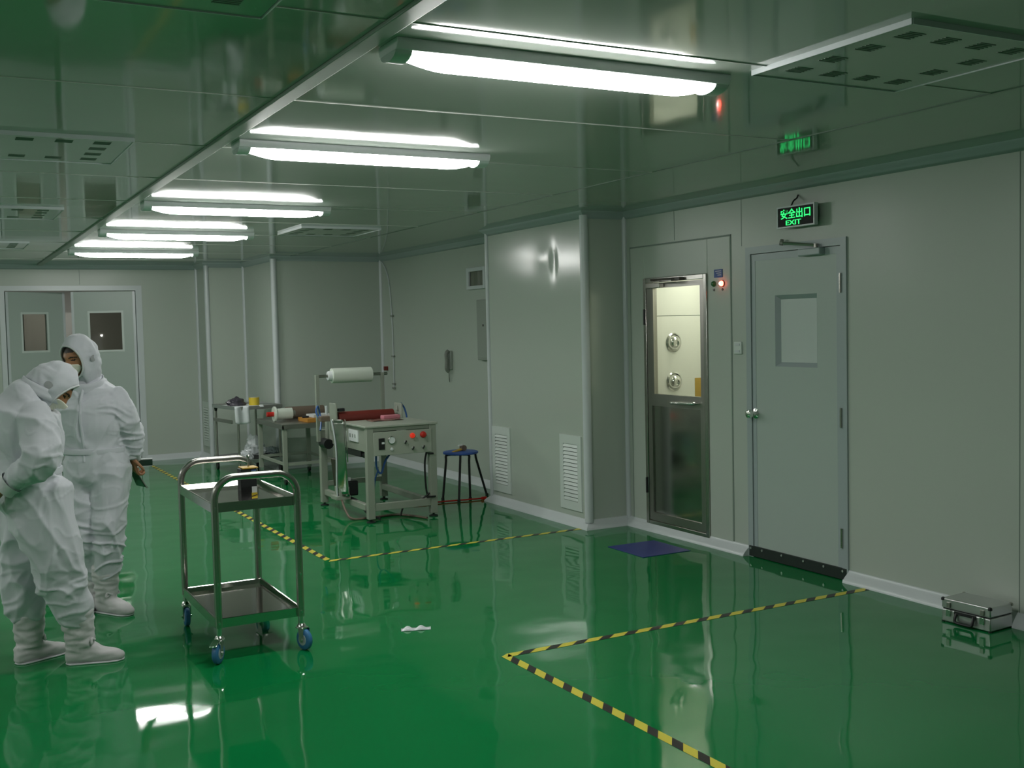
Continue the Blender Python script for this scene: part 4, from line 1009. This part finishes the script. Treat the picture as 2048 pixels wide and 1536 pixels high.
def fold_fn(J, seed, amp=.88):
    """cloth folds: creases all over, deep and crosswise near the joints J = [(point, radius, strength)]"""
    def post(p, n_):
        wv = V((noise.noise(p * 4 + V((seed, 0, 0))), noise.noise(p * 4 + V((0, seed, 0))), noise.noise(p * 4 + V((0, 0, seed))))) * .07
        q = p + wv; b = 0.0
        for c, r_, st in J:
            d = (p - c).length / r_
            if d < 1: b += st * (1 - d * d) ** 2
        m = .5 + noise.noise(p * 3.1 + V((seed, seed, 0)))
        f1 = crest(V((q.x * 6 + seed, q.y * 6, q.z * 1.9)), 1.5, 1.8)
        f2 = crest(V((q.x * 5 + seed * 2, q.y * 5, q.z * 17)))
        f3 = crest(V((q.x * 4 + q.z * 4.5, q.y * 5 + seed, q.z * 3.5 - q.x * 4)), 1.5, 1.8)
        f4 = crest(V((q.x * 9 - q.z * 10 + seed, q.y * 9, q.z * 9 + q.x * 5)), 2.2)
        return amp * ((.018 * f1 + .016 * f3) * (.45 + m) + .003 * f4 - .009 + b * (2.0 * f2 - .7) + .003 * noise.noise(q * 14))
    return post

def person(label, J, hd, seed, feet, hands, torso, sleeves, legs, blouse):
    t = thing('person', label, 'person', (J['pelvis'][0], J['pelvis'][1], 0))
    lat = V(J['lat']).normalized()
    # the skin: one continuous body
    mb = MB()
    hd.add_skull(mb)
    loft_limb(mb, [hd.w(0, -.015, -.07), V(J['neck']) + V((0, 0, .02)), V(J['neck']) - V((0, 0, .06))], [(.052, .055), (.055, .058), (.075, .06)], lat, k=4)
    loft_limb(mb, [V(c) for c, _, _ in torso], [(a * .72, b_ * .66) for _, a, b_ in torso], lat, k=4)
    for pts, rad in sleeves: loft_limb(mb, pts, [(r_ * .60, r_ * .60) for r_ in rad], lat, k=4)
    for pts, rad in legs: loft_limb(mb, pts, [(a * .64, b_ * .64) for a, b_ in rad], lat, k=4)
    for an, fd, _ in feet:
        an = V(an); f = V((fd[0], fd[1], 0)).normalized()
        loft_limb(mb, [an - f * .03 + V((0, 0, -.03)), an + f * .06 + V((0, 0, -.045)), an + f * .125 + V((0, 0, -.062))], [(.034, .030), (.034, .028), (.030, .015)], f.cross(V((0, 0, 1))), n=14, k=4)
    for h in hands: hand(mb, *h[0], **h[1])
    body = fuse(mb, 'body', .0058, 2, ['skin', 'hair', 'eye_dark'], t, None, hd.skin_slot)
    # coverall
    mb = MB()
    loft_limb(mb, [V(c) for c, _, _ in torso], [(a, b_) for _, a, b_ in torso], lat, n=32, k=6)
    for pts, rad in sleeves: loft_limb(mb, pts, [(r_, r_) for r_ in rad], lat, n=22, k=6)
    for pts, rad in legs: loft_limb(mb, pts, rad, lat, n=26, k=6)
    suit = fuse(mb, 'coverall', .0070, 4, ['suit'], t, fold_fn(blouse, seed))
    hd.hood(t, sd=seed)
    hd.mask(t)
    for i, (an, fd, ln) in enumerate(feet): boot(t, an, fd, seed + i * 3.7, J.get('boot_top', .29), ln)
    return t, suit, body
def collar(suit, hd, neck, nrm, ref, r1, r2, h=.035, m='suit'):
    n_ = V(nrm).normalized(); u = (V(ref) - n_ * V(ref).dot(n_)).normalized(); w = n_.cross(u); c = V(neck); rs = []
    for k, (hh, g) in enumerate(((-.02, 1.10), (0, 1.04), (h * .5, 1.0), (h, .99))):
        rs.append([c + n_ * hh + u * (r1 * g * math.cos(2 * PI * j / 36)) + w * (r2 * g * math.sin(2 * PI * j / 36)) for j in range(36)])
    return MB().rings(rs, cap=False).build('collar', m, suit, smooth=60, solid=.005)
def cuff(suit, wr, d, r, ln=.05, m='suit_seam'):
    wr = V(wr); d = V(d).normalized()
    return MB().lathe(wr - d * .012, d, [(r * 1.04, 0), (r, .012), (r * .93, ln * .6), (r * .97, ln), (r * .86, ln + .002), (r * .82, ln * .5)], 22, cap=False).build('cuff', m, suit, smooth=60)

# --- the bending worker in front, side on, hands behind the back
hd1 = Head((.514, 5.70, 1.362), (.60, -.16, -.79), (.79, 0, .60))
P1 = dict(pelvis=(.40, 5.72, .86), neck=(.455, 5.71, 1.325), lat=(-.12, -1, 0), boot_top=.27)
to1 = [((.400, 5.72, .80), .175, .140), ((.392, 5.72, .90), .185, .150), ((.395, 5.72, 1.0), .175, .148), ((.398, 5.72, 1.12), .195, .165), ((.395, 5.72, 1.23), .200, .158), ((.415, 5.715, 1.305), .150, .120), ((.455, 5.71, 1.345), .085, .085), ((.475, 5.705, 1.375), .075, .075)]
sl1 = [([(.425, 5.575, 1.245), (.432, 5.51, 1.16), (.425, 5.455, 1.055), (.375, 5.475, .985), (.292, 5.515, .918)], (.078, .086, .082, .072, .052)),
       ([(.385, 5.865, 1.245), (.37, 5.95, 1.15), (.33, 5.985, 1.04), (.285, 5.92, .96), (.235, 5.80, .90)], (.076, .084, .076, .068, .050))]
lg1 = [([(.425, 5.645, .86), (.445, 5.63, .72), (.495, 5.61, .56), (.515, 5.61, .43), (.553, 5.62, .30), (.568, 5.625, .225)], ((.105, .150), (.105, .140), (.098, .128), (.092, .112), (.086, .100), (.074, .082))),
       ([(.392, 5.80, .86), (.385, 5.80, .70), (.378, 5.80, .55), (.358, 5.80, .42), (.362, 5.80, .29), (.366, 5.80, .225)], ((.105, .140), (.100, .128), (.095, .115), (.090, .108), (.084, .098), (.072, .080)))]
bl1 = [(V((.43, 5.46, 1.04)), .13, .012), (V((.32, 5.52, .93)), .10, .010), (V((.40, 5.72, .97)), .20, .007), (V((.51, 5.61, .42)), .18, .011), (V((.555, 5.62, .27)), .13, .014), (V((.358, 5.80, .40)), .17, .011), (V((.365, 5.80, .27)), .13, .014), (V((.42, 5.56, 1.2)), .14, .007)]
feet1 = [((.590, 5.630, .09), (.97, -.24), (-.018, 0, 0)), ((.370, 5.80, .09), (.86, .38), (0, 0, 0))]
ha1 = [(((.272, 5.525, .903), (-.45, .55, -.68), (-.75, .2, .5), (.5, .8, .3)), dict(curl=.9)),
       (((.225, 5.785, .885), (-.35, -.75, -.5), (.6, -.3, .6), (-.5, .2, .8)), dict(curl=.9))]
p1_, su1, bo1 = person('person in white hooded coverall and mask bending forward with hands behind the back', P1, hd1, 2.3, feet1, ha1, to1, sl1, lg1, bl1)
collar(su1, hd1, (.462, 5.708, 1.342), (.50, -.06, .86), (0, 1, 0), .100, .098, .03)
cuff(su1, (.300, 5.511, .925), (-.62, .32, -.56), .056)
MB().rings([[V((.393 + math.cos(a) * (.152 + q), 5.72 + math.sin(a) * (.180 + q), .945 + z + .012 * math.cos(a))) for a in [2 * PI * j / 48 for j in range(48)]] for q, z in ((-.03, -.018), (.004, -.014), (.006, 0), (.004, .014), (-.03, .018))], cap=False).build('waist_seam', 'suit', su1, smooth=60)

# --- the standing worker behind, facing the camera, looking down towards the trolley
F2 = V((-.46, -.89, 0)).normalized(); L2 = V((-F2.y, F2.x, 0))
hd2 = Head((.752, 6.585, 1.482), (-.78, -.58, -.32), (-.22, -.12, .97))
P2 = dict(pelvis=(.82, 6.62, .84), neck=(.785, 6.63, 1.335), lat=tuple(L2), boot_top=.27)
c2 = V((.80, 6.63, 0))
to2 = [(c2 + V((.015, 0, .78)), .185, .140), (c2 + V((.018, 0, .88)), .188, .145), (c2 + V((.010, 0, .97)), .168, .130), (c2 + V((.0, 0, 1.10)), .192, .148), (c2 + V((-.004, 0, 1.21)), .198, .145), (c2 + V((-.008, 0, 1.272)), .150, .108), (c2 + V((-.012, 0, 1.335)), .085, .085), (c2 + V((-.018, -.01, 1.375)), .070, .078)]
def at(o, a=0, b=0, z=0): return V(o) + L2 * a + F2 * b + V((0, 0, z))
sl2 = [([at(c2, .135, 0, 1.238), at(c2, .178, -.01, 1.15), at(c2, .192, -.05, 1.045), at(c2, .196, -.08, .975), at(c2, .190, -.105, .915)], (.074, .084, .080, .070, .054)),
       ([at(c2, -.14, 0, 1.238), at(c2, -.225, -.02, 1.15), at(c2, -.265, -.06, 1.04), at(c2, -.20, -.13, .965), at(c2, -.10, -.165, .905)], (.074, .084, .078, .068, .052))]
lg2 = [([(.895, 6.575, .85), (.885, 6.565, .72), (.872, 6.55, .56), (.858, 6.545, .42), (.848, 6.565, .30), (.838, 6.575, .215)], ((.108, .120), (.104, .115), (.098, .106), (.088, .094), (.082, .088), (.068, .072))),
       ([(.745, 6.67, .85), (.742, 6.65, .70), (.745, 6.63, .56), (.755, 6.62, .43), (.785, 6.68, .30), (.798, 6.72, .215)], ((.106, .120), (.098, .108), (.088, .096), (.078, .084), (.074, .080), (.066, .070)))]
bl2 = [(at(c2, .195, -.05, 1.03), .14, .012), (at(c2, .21, -.10, .93), .09, .010), (at(c2, 0, 0, .95), .22, .006), (V((.858, 6.545, .42)), .20, .014), (V((.848, 6.565, .28)), .14, .015), (V((.755, 6.62, .43)), .18, .012), (V((.79, 6.70, .28)), .13, .013), (V((.88, 6.56, .62)), .17, .010), (at(c2, .16, .05, 1.18), .15, .009)]
feet2 = [((.838, 6.590, .09), (.42, -.62), (.0, -.01, 0)), ((.800, 6.73, .09), (-.55, -.75), (0, 0, 0))]
hw2 = at(c2, .188, -.112, .893)
ha2 = [((hw2, (.16, .10, -1), (1, .15, .1), (.25, -1, 0)), dict(curl=1.05)),
       ((at(c2, -.085, -.165, .895), (.8, -.2, -.5), (-.2, .8, .4), (.3, .3, .9)), dict(curl=.8))]
p2_, su2, bo2 = person('person standing in white hooded coverall and mask, one arm behind the back', P2, hd2, 7.9, feet2, ha2, to2, sl2, lg2, bl2)
collar(su2, hd2, c2 + V((-.016, -.004, 1.318)), (-.12, -.30, .95), tuple(L2), .098, .096, .045)
cuff(su2, at(c2, .191, -.100, .925), V((0, 0, -1)) + F2 * -.25, .056, .045)
ring = lambda q, z: [at(c2, math.cos(a) * (.172 + q), math.sin(a) * (.136 + q), .945 + z) + V((.012, 0, 0)) for a in [2 * PI * j / 48 for j in range(48)]]
MB().rings([ring(q, z) for q, z in ((-.03, -.018), (.004, -.014), (.006, 0), (.004, .014), (-.03, .018))], cap=False).build('waist_seam', 'suit', su2, smooth=60)
zp = []
for k in range(13):
    z = 1.31 - k * .035; b_ = .125 + .030 * math.exp(-((z - 1.14) / .10) ** 2) - .012 * math.exp(-((z - .95) / .03) ** 2)
    if z > 1.24: b_ -= (z - 1.24) * .5
    zp.append(at(c2, .0, b_ + .003, z))
MB().tube(smoothpath(zp, 3), .0085, 8).build('zip_flap', 'suit', su2, smooth=60)
# what the standing worker holds behind the hip
fo = thing('folder', 'dark green folder with a loose clear sleeve held at the standing worker hip', 'folder', tuple(hw2 + V((.02, .03, -.06))))
MB().obox(hw2 + V((.040, .045, -.050)), (1, -.10, 0), (.10, 1, .0), (0, 0, 1), .082, .012, .020).build('cover', 'folder_green', fo, bev=.004)
MB().obox(hw2 + V((.042, .045, -.029)), (1, -.10, 0), (.10, 1, .0), (0, 0, 1), .080, .013, .002).obox(hw2 + V((.042, .045, -.071)), (1, -.10, 0), (.10, 1, .0), (0, 0, 1), .078, .013, .0015).build('sheets', 'paper', fo, smooth=0)
MB().prism([(-.02, -.08), (.0, -.075), (.085, -.205), (.018, -.185)], .003, hw2 + V((.01, .06, 0)), (1, -.1, 0), (0, 0, 1), (.1, 1, 0)).build('clear_sleeve', 'cover_green', fo, smooth=0)
MB().tube([hw2 + V((.012, .055, -.078)), hw2 + V((.030, .052, -.098)), hw2 + V((.088, .048, -.205))], .0035, 8).build('sleeve_edge', 'phone_grey', fo)
